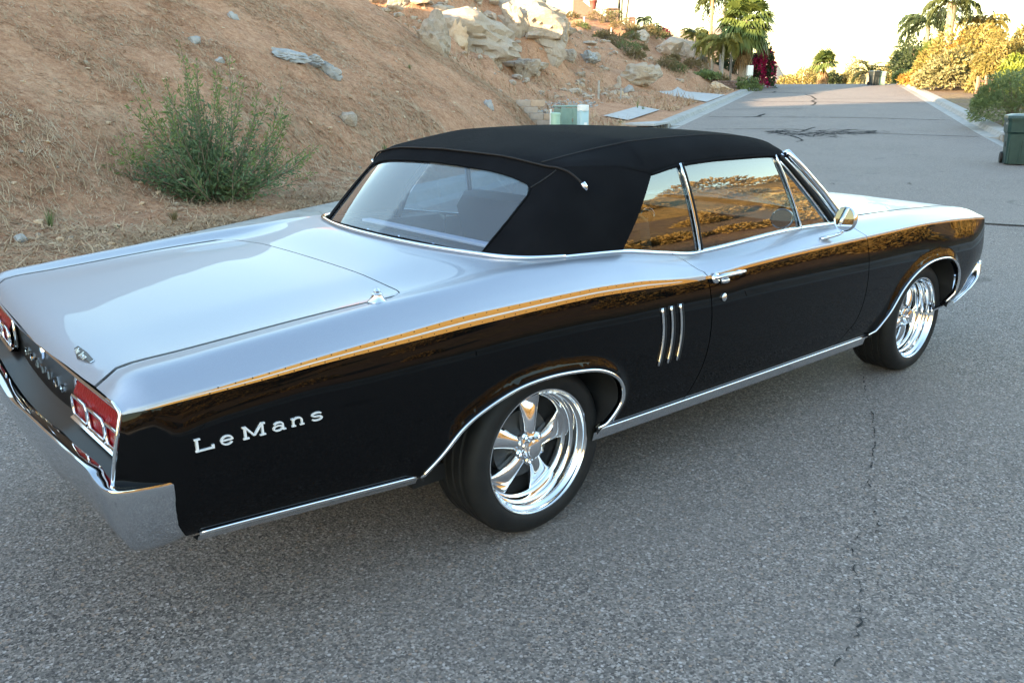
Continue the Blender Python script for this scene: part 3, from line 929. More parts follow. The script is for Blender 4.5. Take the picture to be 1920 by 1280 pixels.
REAR = [(-1.386, 9.0), (-1.384, 8.0), (-1.380, 7.0), (-1.378, 6.0), (-1.378, 5.0), (-1.392, 4.5), (-1.403, 4.0), (-1.414, 3.4), (-1.419, 3.0), (-1.422, 2.5), (-1.35, 2.2), (-1.29, 1.7), (-1.268, 1.0)]
quarter = REAR + arch_r_s + edge(GAP_R, -g, eR) + [(x, 9.0) for x in (.75, .7, .6, .5, .4, .3, .2, .1, 0, -.1, -.2, -.3, -.42)] + \
          [(x, 9.0 - .0) for x in (-.5, -.7, -.9, -1.1, -1.25, -1.33)]
def ln(s, x0, x1, n=60): return [(x, s) for x in np.linspace(x0, x1, n)]
def q_mat(x, s):
    s = np.where(s > 11, 22 - s, s)
    return np.where(s < 5, 0, 1)
def stripe_s(x): return 5.5 + 0 * x
for sd in (0, 1):
    fx = (lambda p: p) if sd == 0 else both
    L = lambda s, a, b: [(x, s if sd == 0 else 22 - s) for x in np.linspace(a, b, 70)]
    q = panel('quarter_panel', fx(quarter), [black, silver], car, lines=[L(5, -1.45, .9)], matfn=q_mat, extra=np.array(fx([tuple(p) for p in arch_extra(AD_R)])))
    door = edge(GAP_R, g, eR)[::1]
    dpoly = [(x, s) for x, s in edge(GAP_F, -g, eF)] + [(x, 9.0) for x in np.linspace(2.05, .86, 24)] + door[::-1]
    d_ = panel('door', fx(dpoly), [black, silver], car, lines=[L(5, .7, 2.3)], matfn=q_mat)
    ffp = arch_f_s + [(3.30, 1.0), (3.45, 1.0), (3.62, 1.0), (3.660, 2.0), (3.668, 3.0), (3.668, 4.0), (3.662, 5.0), (3.66, 6), (3.675, 7.0), (3.69, 8.0), (3.66, 9.0)] + \
          [(x, 9.0) for x in np.linspace(3.55, 2.2, 20)] + edge(GAP_F, g, eF)[::-1]
    f_ = panel('front_fender', fx(ffp), [black, silver], car, lines=[L(5, 2.0, 3.8)], matfn=q_mat, extra=np.array(fx([tuple(p) for p in arch_extra(AD_F)])))
    if sd == 0: doorR, quarterR, fenderR = d_, q, f_

# lid, deck between lid and soft top, hood
def yspan(x, y): # s for a given y on the right half, between 7 and 11
    q = np.linspace(7, 15, 401)
    return float(np.interp(y, body(np.full(401, float(x)), q)[:, 1], q))
ge = .055
lid_half = [(-1.386, 9 + ge)] + [(x, 9 + ge) for x in (-1.33, -1.2, -1.0, -.8, -.6, -.52)] + [(-.470, 9.06), (-.446, 9.12), (-.434, 9.22), (-.430, 9.4), (-.4285, 9.7), (-.428, 10.2), (-.428, 11)]
lid_rear = [(-1.391, 9.3), (-1.397, 9.7), (-1.404, 10.1), (-1.410, 10.6), (-1.412, 11)]
lid = panel('trunk_lid', lid_half + both(lid_half)[1:] + both(lid_rear) + lid_rear[::-1][1:], [silver], car, sc=.18)
STRIP = [(-.115, 0), (-.110, -.18), (-.088, -.36), (-.045, -.53), (-.005, -.65), (.055, -.72), (.14, -.752), (.21, -.7685)]
strip_s = [(x, yspan(x, y)) for x, y in STRIP]
deck_half = [(x, 9.0) for x in (.20, .1, 0, -.1, -.2, -.3, -.40, -.45, -.50)] + [(-.466, 9.06), (-.441, 9.12), (-.429, 9.22), (-.4245, 9.4), (-.4235, 9.7), (-.423, 10.2), (-.423, 11)]
deck = panel('rear_deck', deck_half + both(deck_half)[1:] + [(x, 22 - s) for x, s in strip_s[::-1]][1:] + strip_s[1:], [silver], car, sc=.18)
hood_half = [(2.17, 9.05)] + [(x, 9.05) for x in np.linspace(2.3, 3.6, 14)] + [(3.64, 9.3), (3.665, 10), (3.68, 11)]
cowl_edge = [(2.21, 9.5), (2.26, 10.2), (2.28, 11)]
hood = panel('hood', hood_half + both(hood_half)[1:] + both(cowl_edge) + cowl_edge[::-1][1:], [silver], car, sc=.18, step=.05)

def on(x, s, off=0.0):
    p = body(np.array([x]), np.array([s]))[0]; n = body_n(np.array([x]), np.array([s]))[0]
    return p + n * off
def trim(name, xs, r, m, parent, off=.002, flat=None, n=8):
    o = MB().tube([on(x, s, off) for x, s in xs], r, n, True, flat).obj(name, m, parent, True, 50)
    return o
for sd in (0, 1):
    fx = (lambda p: p) if sd == 0 else both
    trim('trunk_gap_shade', fx([(x, 9.027) for x in np.linspace(-1.37, -.50, 30)] + [(-.468, 9.06), (-.4435, 9.12), (-.4315, 9.22)]), .0085, dark, car, -.011, n=6)  # dark tube laid in the lid gap to paint its shade
    trim('door_gap_shade', fx(edge(GAP_R, 0, eR)), .006, dark, car, -.010, n=6)  # dark tubes stand in for the shade inside the door gaps
    trim('door_gap_shade', fx(edge(GAP_F, 0, eF)), .006, dark, car, -.010, n=6)
# --- amber hill reflection painted as film just above the black, plus pale pinstripe
def film(name, x0, x1, s_lo, s_hi, m, parent, off, n=110, side=0):
    xs = np.linspace(x0, x1, n)
    cols = []
    for t in np.linspace(0, 1, 4):
        s = np.array([s_lo(x) + (s_hi(x) - s_lo(x)) * t for x in xs])
        if side: s = 22 - s
        p = body(xs, s); nn = body_n(xs, s)
        cols.append((p + nn * off, nn))
    v = np.concatenate([c_[0] for c_ in cols]); nr = np.concatenate([c_[1] for c_ in cols])
    f = []
    for j in range(3):
        for i in range(n - 1):
            a = j * n + i
            q_ = (a, a + 1, a + n + 1, a + n)
            f.append(q_[::-1] if side else q_)
    o = add(name, v, f, m, parent, True)
    o.data.normals_split_custom_set_from_vertices(nr.tolist())
    return o
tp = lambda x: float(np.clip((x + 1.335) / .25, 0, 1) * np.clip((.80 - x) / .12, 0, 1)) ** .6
pp_ = lambda x: float(np.clip((x + 1.34) / .03, 0, 1) * np.clip((.70 - x) / .02, 0, 1))
for side in (0, 1):
    film('painted_reflection', -1.335, .794, lambda x: 5.004, lambda x: 5.004 + .985 * tp(x), gold, quarterR if side == 0 else car, .0006, side=side)
    film('painted_reflection', .842, 2.118, lambda x: 5.004, lambda x: 5.30 + .55 * min(1, (2.2 - x) / 1.3), gold, doorR if side == 0 else car, .0006, side=side)
    film('painted_reflection', 2.135, 3.64, lambda x: 5.004, lambda x: 5.32 + .10 * min(1, (3.7 - x)), gold, fenderR if side == 0 else car, .0006, side=side)
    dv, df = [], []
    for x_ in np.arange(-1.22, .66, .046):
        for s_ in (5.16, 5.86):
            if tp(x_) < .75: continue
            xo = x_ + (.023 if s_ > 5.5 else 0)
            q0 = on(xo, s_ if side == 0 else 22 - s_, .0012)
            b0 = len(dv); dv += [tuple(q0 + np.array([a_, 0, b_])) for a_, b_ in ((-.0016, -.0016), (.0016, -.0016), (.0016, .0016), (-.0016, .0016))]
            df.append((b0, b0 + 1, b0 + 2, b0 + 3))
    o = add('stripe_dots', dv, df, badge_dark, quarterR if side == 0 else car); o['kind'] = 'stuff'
    film('pinstripe', -1.335, .70, lambda x: 5.47 - .08 * pp_(x), lambda x: 5.47 + .08 * pp_(x), pin, quarterR if side == 0 else car, .0012, side=side)

# --- wheel openings: liners, chrome lips
for A, nm in ((AD_R, 'r'), (AD_F, 'f')):
    for sd in (-1, 1):
        v, f = [], []
        n = len(A)
        ys_ = (.935, .80, .52)
        for yy in ys_:
            for a in A:
                hx = 0.0 if nm == 'r' else 2.921
                dx_, dz_ = a[0] - hx, a[1] + (.03 if yy < .9 else 0) - .3205
                l_ = math.hypot(dx_, dz_); k2_ = max(1.0, .352 / l_) if yy < .9 else 1.0
                v.append((hx + dx_ * k2_, sd * yy, .3205 + dz_ * k2_))
        for j in range(2):
            for i in range(n - 1):
                f.append((j * n + i, j * n + i + 1, (j + 1) * n + i + 1, (j + 1) * n + i))
        f.append([2 * n + i for i in range(n)])
        add('wheel_well', v, f, dark, car, True)
        path = [(a[0], sd * (.957 if .40 < a[1] else .93), a[1]) for a in A[3:-2]]
        path = []
        for a in A[3:-3]:
            s = s_of(a[0], a[1]); p = on(a[0], s, .0)
            path.append((p[0], p[1] * (-sd), p[2]))
        MB().tube(path, .0075, 8, True, (1, .8)).obj('arch_trim', chrome, car, True)
# lower chrome mouldings
for sd in (-1, 1):
    def strip3(name, x0, x1, prof, m, n=40):
        xs = np.linspace(x0, x1, n)
        v, f = [], []
        lowz = LF[1][1](xs)
        k_ = len(prof)
        for i, x in enumerate(xs):
            for (y, dz) in prof: v.append((x, sd * y, float(lowz[i]) + dz))
        for i in range(n - 1):
            for j in range(k_ - 1):
                q_ = (i * k_ + j, i * k_ + j + 1, (i + 1) * k_ + j + 1, (i + 1) * k_ + j)
                f.append(q_ if sd < 0 else q_[::-1])
        return add(name, v, f, m, car, True, auto=40)
    strip3('rocker_moulding', .25, 2.29, [(.900, .012), (.916, .008), (.918, -.002), (.905, -.010), (.896, -.045), (.872, -.062), (.83, -.066)], chrome_soft)
    strip3('lower_moulding', -1.235, -.545, [(.902, .008), (.915, .005), (.916, -.004), (.902, -.010), (.890, -.030), (.85, -.035)], chrome_soft)
    strip3('lower_moulding', 3.07, 3.64, [(.897, .006), (.906, .003), (.904, -.008), (.88, -.022), (.80, -.022)], chrome_soft)
    for xa_, xb_ in ((.255, 2.285), (-1.23, -.55)):
        MB().tube([(x, sd * .9165, float(LF[1][1](x)) + .004) for x in np.linspace(xa_, xb_, 30)], .0048, 6).obj('moulding_bead', chrome, car, True)
    MB().tube(smooth_path([(3.655, sd * .897, .560), (3.648, sd * .902, .515), (3.622, sd * .907, .462), (3.50, sd * .912, .404), (3.33, sd * .913, .352)], 5), [.008] + [.019] * 8 + [.016] * 6 + [.010] * 5 + [.005], 10, True, (.55, 1)).obj('bumper_wrap', chrome, car, True)
# underside
mb = MB(); mb.box((1.35, 0, .29), (3.6, 1.46, .06)); mb.box((-.85, 0, .52), (.76, 1.4, .04)); mb.box((1.35, 0, .33), (1.75, 1.66, .08)); mb.box((3.45, 0, .45), (.3, 1.5, .14))
mb.obj('floor_pan', dark, car)

# --- rear bumper
def bumper(name, half, mirror_x=False, tuck=.05):
    pts = half + [(x, -y, a, b) for x, y, a, b in half[::-1][1:]]
    P = np.array(smooth_path([(p[0], p[1], 0) for p in pts], 5))[:, :2]
    ht = np.array(smooth_path([(p[2], p[3], 0) for p in pts], 5))[:, :2]
    T = np.gradient(P, axis=0); T /= np.linalg.norm(T, axis=1, keepdims=True) + 1e-9
    Nn = np.stack([T[:, 1], -T[:, 0]], 1)
    cx = 0.0 if mirror_x else 0.0
    if (Nn[len(P) // 2, 0] > 0) != mirror_x: Nn = -Nn
    prof = [(-.035, 0, -.006), (-.008, 0, .0), (-.002, 0, -.002), (0, 0, -.008), (-.0005, .16, 0), (-.002, .28, 0), (-.0045, .40, 0), (-.008, .52, 0), (-.013, .63, 0), (-.019, .74, 0), (-.027, .85, 0), (-.036, .93, 0), (-.052, 1, .0), (-.075, 1, .012)]
    v, f = [], []
    for i in range(len(P)):
        zt, zb = ht[i]
        for o_, t, dz in prof:
            q_ = P[i] + Nn[i] * o_
            e_ = max(0, 1 - min(i, len(P) - 1 - i) / 14)
            v.append((q_[0] + (.045 if not mirror_x else -.05) * e_ * t ** 2.2, q_[1], zt + (zb - zt) * t + dz))
    k_ = len(prof)
    for i in range(len(P) - 1):
        for j in range(k_ - 1):
            f.append((i * k_ + j, (i + 1) * k_ + j, (i + 1) * k_ + j + 1, i * k_ + j + 1))
    f += [tuple(range(k_)), tuple(range((len(P) - 1) * k_, len(P) * k_))]
    return add(name, v, f, bumper_chrome, car, True, auto=50)
bumper('rear_bumper', [(-1.272, -.936, .630, .462), (-1.30, -.943, .634, .447), (-1.36, -.945, .640, .444), (-1.415, -.937, .645, .458), (-1.445, -.912, .650, .478),
                       (-1.456, -.87, .664, .492), (-1.461, -.82, .680, .500), (-1.468, -.65, .672, .502), (-1.474, -.48, .664, .500), (-1.476, -.40, .660, .476), (-1.480, -.22, .650, .474), (-1.482, -.10, .640, .474), (-1.483, 0, .636, .474)])
bumper('front_bumper', [(3.60, -.905, .55, .455), (3.68, -.90, .555, .44), (3.74, -.86, .56, .43), (3.79, -.60, .57, .42), (3.81, -.3, .575, .41), (3.815, 0, .575, .41)], True)

# --- tail panel, lamps, letters
def tx(y): return .020 * (abs(y) / .88) ** 2
v, f = [], []
prof = [(-1.400, .8335), (-1.4035, .8275), (-1.396, .820), (-1.372, .815), (-1.366, .800), (-1.362, .70), (-1.366, .668), (-1.392, .652), (-1.43, .640), (-1.45, .60)]
ys_ = np.linspace(-.885, .885, 45)
for y in ys_:
    dip = -.03 * (1 - min(1, abs(y) / .42) ** 2)
    for j, (x, z) in enumerate(prof): v.append((x + tx(y), y, z + (dip if 6 <= j else 0)))
k_ = len(prof)
for i in range(len(ys_) - 1):
    for j in range(k_ - 1): f.append((i * k_ + j, (i + 1) * k_ + j, (i + 1) * k_ + j + 1, i * k_ + j + 1))
mi = [1 if (i % (k_ - 1)) < 2 else 0 for i in range(len(f))]
add('tail_panel', v, f, [tailp, chrome_soft], car, True, midx=mi, auto=35)
for sd in (-1, 1):
    path = [(x - .004, -sd * (abs(float(body(np.array([x]), np.array([s]))[0, 1])) - .004), float(body(np.array([x]), np.array([s]))[0, 2])) for x, s in REAR[1:9]]
    MB().tube(path, .005, 8).obj('quarter_edge_bead', chrome, car, True)
    lamp = empty('tail_lamp'); lamp.parent = car
    y0, y1, z0, z1 = .425, .868, .682, .795
    def ring(name, pts, r, m, par):
        return MB().tube(pts + pts[:2], r, 6, False).obj(name, m, par, True)
    def rr(ya, yb, za, zb, x, c_=.012, lean=.0):
        q_ = [(ya + c_, za), (yb - c_, za), (yb, za + c_), (yb, zb - c_), (yb - c_, zb), (ya + c_, zb), (ya, zb - c_), (ya, za + c_)]
        return [(x + tx(y) - lean * (z - za), sd * y, z) for y, z in q_]
    ring('bezel', rr(y0, y1, z0 - .008, z1, -1.374, .014), .0065, chrome, lamp)
    # chrome tray below and to the inner side
    mbx = MB()
    mbx.raw([(-1.366 + tx(y0), sd * (y0 + .004), z1 - .004), (-1.388 + tx(y0), sd * (y0 - .012), z0), (-1.366 + tx(y0), sd * (y0 + .02), z0)], [(0, 1, 2)])
    mbx.raw([(-1.366 + tx(y0), sd * y0, z0 + .012), (-1.366 + tx(y1), sd * y1, z0 + .012), (-1.402 + tx(y1), sd * y1, z0 - .008), (-1.402 + tx(y0), sd * (y0 - .01), z0 - .008), (-1.366 + tx(y0), sd * y0, z0 - .02), (-1.366 + tx(y1), sd * y1, z0 - .02)],
            [(0, 1, 2, 3), (3, 2, 5, 4)])
    mbx.obj('tray', chrome, lamp)
    lv, lf_ = [], []
    yy = np.linspace(y0 + .012, y1 - .006, 13)
    lp = [(-1.366, z1 - .006), (-1.374, z1 - .012), (-1.388, .752), (-1.388, z0 + .008), (-1.366, z0 + .006)]
    for y in yy:
        for x, z in lp: lv.append((x + tx(y), sd * y, z))
    for i in range(12):
        for j in range(4): lf_.append((i * 5 + j, (i + 1) * 5 + j, (i + 1) * 5 + j + 1, i * 5 + j + 1))
    lens = add('lens', lv, lf_, red, lamp, True, auto=30)
    for i in range(3):
        ya = y0 + .012 + i * .1445; yb = ya + .136
        ring('lens_frame', rr(ya, yb, z0 + .006, z0 + .066, -1.3935, .012), .0058, chrome, lamp)

def stroke_mesh(strokes, w, M, h=.004):
    """letters from poly-line strokes: raised ribbons; M maps (u, v, height) to space"""
    v, f = [], []
    for si, st_ in enumerate(strokes):
        ww = w
        if isinstance(st_[0], (int, float)): ww, st_ = w * st_[0], st_[1:]
        P = np.array(st_, float)
        T = np.gradient(P, axis=0); T /= np.linalg.norm(T, axis=1, keepdims=True) + 1e-9
        Nn = np.stack([-T[:, 1], T[:, 0]], 1)
        hh = h + si * .0002
        b = len(v)
        for i in range(len(P)):
            for s_, z_ in ((-1, 0), (-.75, hh), (.75, hh), (1, 0)):
                q_ = P[i] + Nn[i] * s_ * ww / 2
                v.append(M(q_[0], q_[1], z_))
        for i in range(len(P) - 1):
            for j in range(3): f.append((b + i * 4 + j, b + i * 4 + j + 1, b + i * 4 + 5 + j, b + i * 4 + 4 + j))
        f += [(b, b + 1, b + 2, b + 3), tuple(b + (len(P) - 1) * 4 + j for j in (3, 2, 1, 0))]
    return v, f
def arc(cx, cy, rx, ry, a0, a1, n=14): return [(cx + rx * math.cos(R(a)), cy + ry * math.sin(R(a))) for a in np.linspace(a0, a1, n)]
GLY = {  # unit height 1 = capital height; second value = width
 'L': ([[(.12, 0), (.12, 1)], [(0, .06), (.95, .06)], [(0, .95), (.3, .95)], [(.92, 0), (.92, .3)]], 1.0),
 'e': ([[(.10, .36), (.92, .36)] , arc(.5, .34, .42, .33, 0, 330, 20)], 1.0),
 'M': ([[(.14, 0), (.14, 1)], [(.14, .98), (.62, .15)], [(.62, .15), (1.1, .98)], [(1.1, 0), (1.1, 1)], [(0, .05), (.32, .05)], [(.92, .05), (1.26, .05)], [(0, .95), (.2, .95)], [(1.06, .95), (1.26, .95)]], 1.26),
 'a': ([arc(.42, .22, .34, .20, 0, 360, 18), [(.80, .0), (.80, .48)], arc(.46, .47, .34, .20, 5, 160, 10), [(.76, .05), (1.0, .05)]], 1.0),
 'n': ([[(.16, 0), (.16, .66)], arc(.5, .42, .34, .24, 180, 0, 12), [(.84, .42), (.84, 0)], [(0, .05), (.32, .05)], [(.68, .05), (1.0, .05)], [(0, .62), (.2, .62)]], 1.0),
 's': ([arc(.46, .50, .34, .15, 20, 270, 12) , arc(.46, .19, .36, .16, 90, -160, 12)], .9),
 'P': ([[(.1, 0), (.1, 1)], [(.1, .95)] + arc(.5, .72, .3, .23, 90, -90, 10) + [(.1, .48)]], .8),
 'O': ([arc(.42, .5, .36, .46, 0, 360, 20)], .84),
 'N': ([[(.1, 0), (.1, 1)], [(.1, 1), (.75, 0)], [(.75, 0), (.75, 1)]], .85),
 'T': ([[(.4, 0), (.4, 1)], [(0, .94), (.8, .94)]], .8),
 'I': ([[(.2, 0), (.2, 1)], [(0, .95), (.4, .95)]], .4),
 'A': ([[(.05, 0), (.45, 1)], [(.45, 1), (.85, 0)], [(.2, .32), (.7, .32)]], .9),
 'C': ([arc(.46, .5, .38, .46, 45, 315, 16)], .84),
 'u': ([[(.1, .66), (.1, .2)] + arc(.4, .2, .3, .2, 180, 360, 8) + [(.7, .66)]], .8),
 'r': ([[(.1, 0), (.1, .66)], arc(.4, .36, .3, .28, 170, 70, 6)], .6),
 'o': ([arc(.38, .33, .3, .32, 0, 360, 14)], .76),
 'w': ([[(0, .66), (.22, 0)], [(.22, 0), (.42, .6)], [(.42, .6), (.62, 0)], [(.62, 0), (.84, .66)]], .84),
}
for ch, xa, xb in (('L', -1.233, -1.184), ('e', -1.169, -1.134), ('M', -1.109, -1.048), ('a', -1.028, -.991), ('n', -.974, -.938), ('s', -.917, -.881)):
    st_, wd = GLY[ch]
    sx = (xb - xa) / wd; zc = .0335
    def M(u, w_, h_, xa=xa, sx=sx):
        x = xa + u * sx; z = .6975 + w_ * zc + (x + 1.05) * .004
        p = on(x, s_of(x, z), h_ + .001)
        return tuple(p)
    v, f = stroke_mesh([[(a, b) for a, b in q_] for q_ in st_], .145, M, .006)
    add('badge_letter', v, f, badge_bright, car)
for i, ch in enumerate('PONTIAC'):
    st_, wd = GLY[ch]
    yc = .300 - i * .0825
    def M(u, w_, h_, yc=yc, wd=wd):
        y = yc - (u - wd / 2) * .034 ; z = .680 + w_ * .027
        return (-1.3635 - .0 + tx(y) - h_ - .001, y, z)
    v, f = stroke_mesh(st_, .19, M, .005)
    add('tail_letter', v, f, chrome, car)
v = [(-1.366, y, z) for y, z in ((.012, .785), (-.012, .785), (-.020, .770), (0, .735), (.020, .770))]
v += [(-1.372, y * .7, .762 + (z - .762) * .7) for _, y, z in v]
add('arrow_emblem', v, [(5, 6, 7, 8, 9)] + [(i, (i + 1) % 5, 5 + (i + 1) % 5, 5 + i) for i in range(5)], chrome, car)
# dark badge on the lid with pale script
def lidpt(x, y, off): return on(x, yspan(x, y), off)
bx_ = -1.366
bp = [(-1.350, -.425), (-1.347, -.505), (-1.350, -.585), (-1.361, -.585), (-1.374, -.505), (-1.361, -.425)]
v = [tuple(lidpt(x, y, .001)) for x, y in bp] + [tuple(lidpt(-1.359 + (x + 1.359) * .96, -.505 + (y + .505) * .985, .003)) for x, y in bp]
bdg = add('lid_badge', v, [(6, 7, 8, 9, 10, 11)] + [(i, (i + 1) % 6, 6 + (i + 1) % 6, 6 + i) for i in range(6)], [badge_dark, chrome], car, midx=[0] + [1] * 6)
px_ = 0.0
for ch in 'Our Town':
    if ch == ' ': px_ += .010; continue
    st_, wd = GLY[ch if ch in GLY else ch.lower()]
    def M(u, w_, h_, px_=px_): return tuple(lidpt(-1.367 + w_ * .014, -.447 - px_ - u * .0125, .0045 + h_))
    v, f = stroke_mesh(st_, .11, M, .0006)
    add('badge_script', v, f, chrome, bdg)
    px_ += .0125 * wd + .003
# antenna mast base beside the lid
am = body(np.array([-.585]), np.array([8.55]))[0]
v, f = lathe_vf([(.030, -.004), (.030, .004), (.022, .012), (.017, .020), (.017, .026), (.011, .030), (.011, .036), (.006, .041), (0.0005, .043)], 20, 'z')
add('antenna_base', v, f, chrome, car, True, loc=am, auto=40)

# --- chrome along the belt and round the base of the soft top
belt = [(x, 9.0) for x in np.linspace(.20, 2.09, 60)]
for sd in (0, 1):
    fx = (lambda p: p) if sd == 0 else both
    trim('belt_moulding', fx(belt), .010, chrome, car, .004, (1, .7))
strip_path = [tuple(on(x, s, .006)) for x, s in strip_s]
sp = smooth_path([(p[0], p[1], p[2]) for p in strip_path[::-1]] + [(p[0], -p[1], p[2]) for p in strip_path[1:]], 5)
MB().tube(sp, .011, 8, True, (1, .75)).obj('deck_moulding', chrome, car, True)

# --- soft top
top = empty('soft_top'); top.parent = car
CC = [0, .4, .7, .85, .94, 1.0]
RIBS = [  # centre x, edge x, y list, z list
 (.235, .310, [0, .25, .44, .53, .58, .62], [1.334, 1.329, 1.317, 1.306, 1.299, 1.291]),
 (.285, .352, [0, .26, .46, .555, .615, .652], [1.345, 1.340, 1.329, 1.318, 1.309, 1.298]),
 (.50, .52, [0, .28, .485, .575, .645, .692], [1.377, 1.372, 1.361, 1.348, 1.325, 1.292]),
 (.665, .675, [0, .29, .50, .592, .668, .722], [1.4005, 1.396, 1.3845, 1.369, 1.325, 1.266]),
 (.715, .715, [0, .29, .505, .597, .675, .731], [1.4055, 1.401, 1.390, 1.3745, 1.328, 1.255]),
 (.90, .90, [0, .29, .51, .60, .675, .726], [1.4095, 1.406, 1.396, 1.382, 1.340, 1.280]),
 (1.18, 1.18, [0, .29, .51, .60, .675, .724], [1.411, 1.408, 1.400, 1.387, 1.348, 1.291]),
 (1.45, 1.42, [0, .29, .51, .60, .675, .724], [1.398, 1.395, 1.388, 1.377, 1.342, 1.291]),
 (1.68, 1.60, [0, .29, .51, .60, .675, .724], [1.374, 1.371, 1.364, 1.353, 1.325, 1.286]),
 (1.80, 1.69, [0, .29, .51, .60, .675, .722], [1.350, 1.348, 1.341, 1.330, 1.306, 1.275]),
 (1.845, 1.725, [0, .29, .51, .60, .67, .715], [1.330, 1.328, 1.321, 1.312, 1.290, 1.262]),
 (1.848, 1.73, [0, .29, .51, .60, .67, .715], [1.312, 1.310, 1.303, 1.294, 1.276, 1.252]),
]
tt = np.arange(len(RIBS), dtype=float)
cg = np.concatenate([np.linspace(0, .85, 12), np.linspace(.87, 1, 9)])
rows = []
for cx_, ex, yl, zl in RIBS:
    yv, zv = pchip(CC, yl)(cg), pchip(CC, zl)(cg)
    xv = cx_ + (ex - cx_) * (cg ** 2)
    rows.append(np.stack([xv, yv, zv], -1))
rows = np.array(rows)
td = np.concatenate([np.linspace(i, i + 1, 7)[:-1] for i in range(len(RIBS) - 1)] + [[len(RIBS) - 1.0]])
G = np.stack([np.stack([pchip(tt, rows[:, j, k_])(td) for k_ in range(3)], -1) for j in range(len(cg))], 1)     # (T, C, 3)
Gm = np.concatenate([G[:, ::-1] * np.array([1, -1, 1]), G[:, 1:]], 1)
a_, b_ = Gm.shape[:2]
idx = np.arange(a_ * b_).reshape(a_, b_)
fq = np.stack([idx[:-1, :-1], idx[1:, :-1], idx[1:, 1:], idx[:-1, 1:]], -1).reshape(-1, 4)
roof = add('roof_canvas', Gm.reshape(-1, 3), fq, fabric, top, True)
sol = roof.modifiers.new('solid', 'SOLIDIFY'); sol.thickness = .006; sol.offset = -1
# rear curtain and sail panels: a runs round from the centre line (0) to the quarter window (1), b from top to bottom
AK = [0, .35, .60, .70, .85, 1.0]
TOPC = np.array([(.235, 0, 1.334), (.258, -.36, 1.3225), (.310, -.62, 1.291), (.352, -.652, 1.298), (.52, -.692, 1.292), (.715, -.731, 1.255)])
BOTC = np.array([(-.108, 0, 1.008), (-.078, -.36, 1.004), (-.008, -.61, .994), (.060, -.715, .992), (.25, -.768, .990), (.508, -.782, .984)])
TF = [pchip(AK, TOPC[:, k_]) for k_ in range(3)]; BF = [pchip(AK, BOTC[:, k_]) for k_ in range(3)]
def curtain(a, b):
    a, b = np.asarray(a, float).ravel(), np.asarray(b, float).ravel()
    s_ = np.sign(a); s_[s_ == 0] = 1; q_ = np.abs(a)
    x = TF[0](q_) * (1 - b) + BF[0](q_) * b
    y = TF[1](q_) * (1 - b) + BF[1](q_) * b
    z = TF[2](q_) * (1 - b) + BF[2](q_) * b
    bl = .016 * np.sin(np.pi * np.clip(b, 0, 1)) * sstep(.55, .75, q_)
    x = x - bl * .3; y = y - bl
    flat_ = 4 * b * (1 - b) * .012 * (1 - sstep(.4, .62, q_))
    z = z + flat_
    return np.stack([x, np.where(s_ > 0, y, -y), z], -1)
win = [(-.560, .982), (-.560, .9), (-.562, .6), (-.560, .33), (-.548, .26), (-.52, .213), (-.45, .19), (-.3, .174), (-.15, .167), (0, .165)]
win = win + [(-a, b) for a, b in win[::-1][1:]]
win = [(a, b) for a, b in win] + [(.3, .982), (0, .982), (-.3, .982)]
co = [(-1, 0), (-1, .25), (-1, .5), (-1, .75), (-1, 1), (-.8, 1), (-.5, 1), (0, 1), (.5, 1), (.8, 1), (1, 1), (1, .75), (1, .5), (1, .25), (1, 0), (.7, 0), (.5, 0), (0, 0), (-.5, 0), (-.7, 0)]
panel('rear_curtain', co, [fabric], top, F=curtain, sc=.38, step=.035, hole=win, flange=.004, flip=True)
def curtain_in(a, b):
    return curtain(a, b) - np.array([-.003, 0, .002])
panel('rear_window', win, [rear_glass], top, F=curtain_in, sc=.38, step=.03, flange=0, flip=True)
wb = densify(win, .05)
MB().tube([tuple(curtain(np.array([a]), np.array([b]))[0] + np.array([-.001, 0, .001])) for a, b in wb + wb[:1]], .0045, 6, False).obj('window_binding', fabric, top, True)
# piping on the rear bow, seams
bow = [tuple(curtain(np.array([a]), np.array([0.0]))[0] + np.array([-.004, 0, .004])) for a in np.linspace(0, .60, 14)]
bow = bow + [(.318, -.668, 1.283), (.326, -.705, 1.262), (.333, -.732, 1.240)]
bowf = smooth_path(bow[::-1] + [(p[0], -p[1], p[2]) for p in bow[1:]], 3)
MB().tube(bowf, .0055, 8, True, (1, .7)).obj('bow_binding', piping, top, True)
for sd in (-1, 1):
    MB().tube([(.331, sd * .731, 1.245), (.336, sd * .739, 1.232), (.340, sd * .745, 1.220)], [.011, .011, .006], 8).obj('bow_tip', chrome, top, True)
    jx = 12 - 1
    path = [tuple(G[i, jx] * np.array([1, sd, 1]) + np.array([0, 0, .001])) for i in range(2, len(td) - 6)]
    MB().tube(path, .0028, 6).obj('canvas_seam', dark, top, True)
    MB().tube([tuple(curtain(np.array([-sd * (.60 - .06 * t)]), np.array([.02 + .25 * t]))[0] + np.array([-.001, 0, .001])) for t in np.linspace(0, 1, 8)], .0028, 6).obj('canvas_seam', dark, top, True)
    MB().tube([tuple(G[i, -1] * np.array([1, sd, 1])) for i in range(24, len(td))], .006, 6).obj('roof_edge_welt', fabric, top, True)

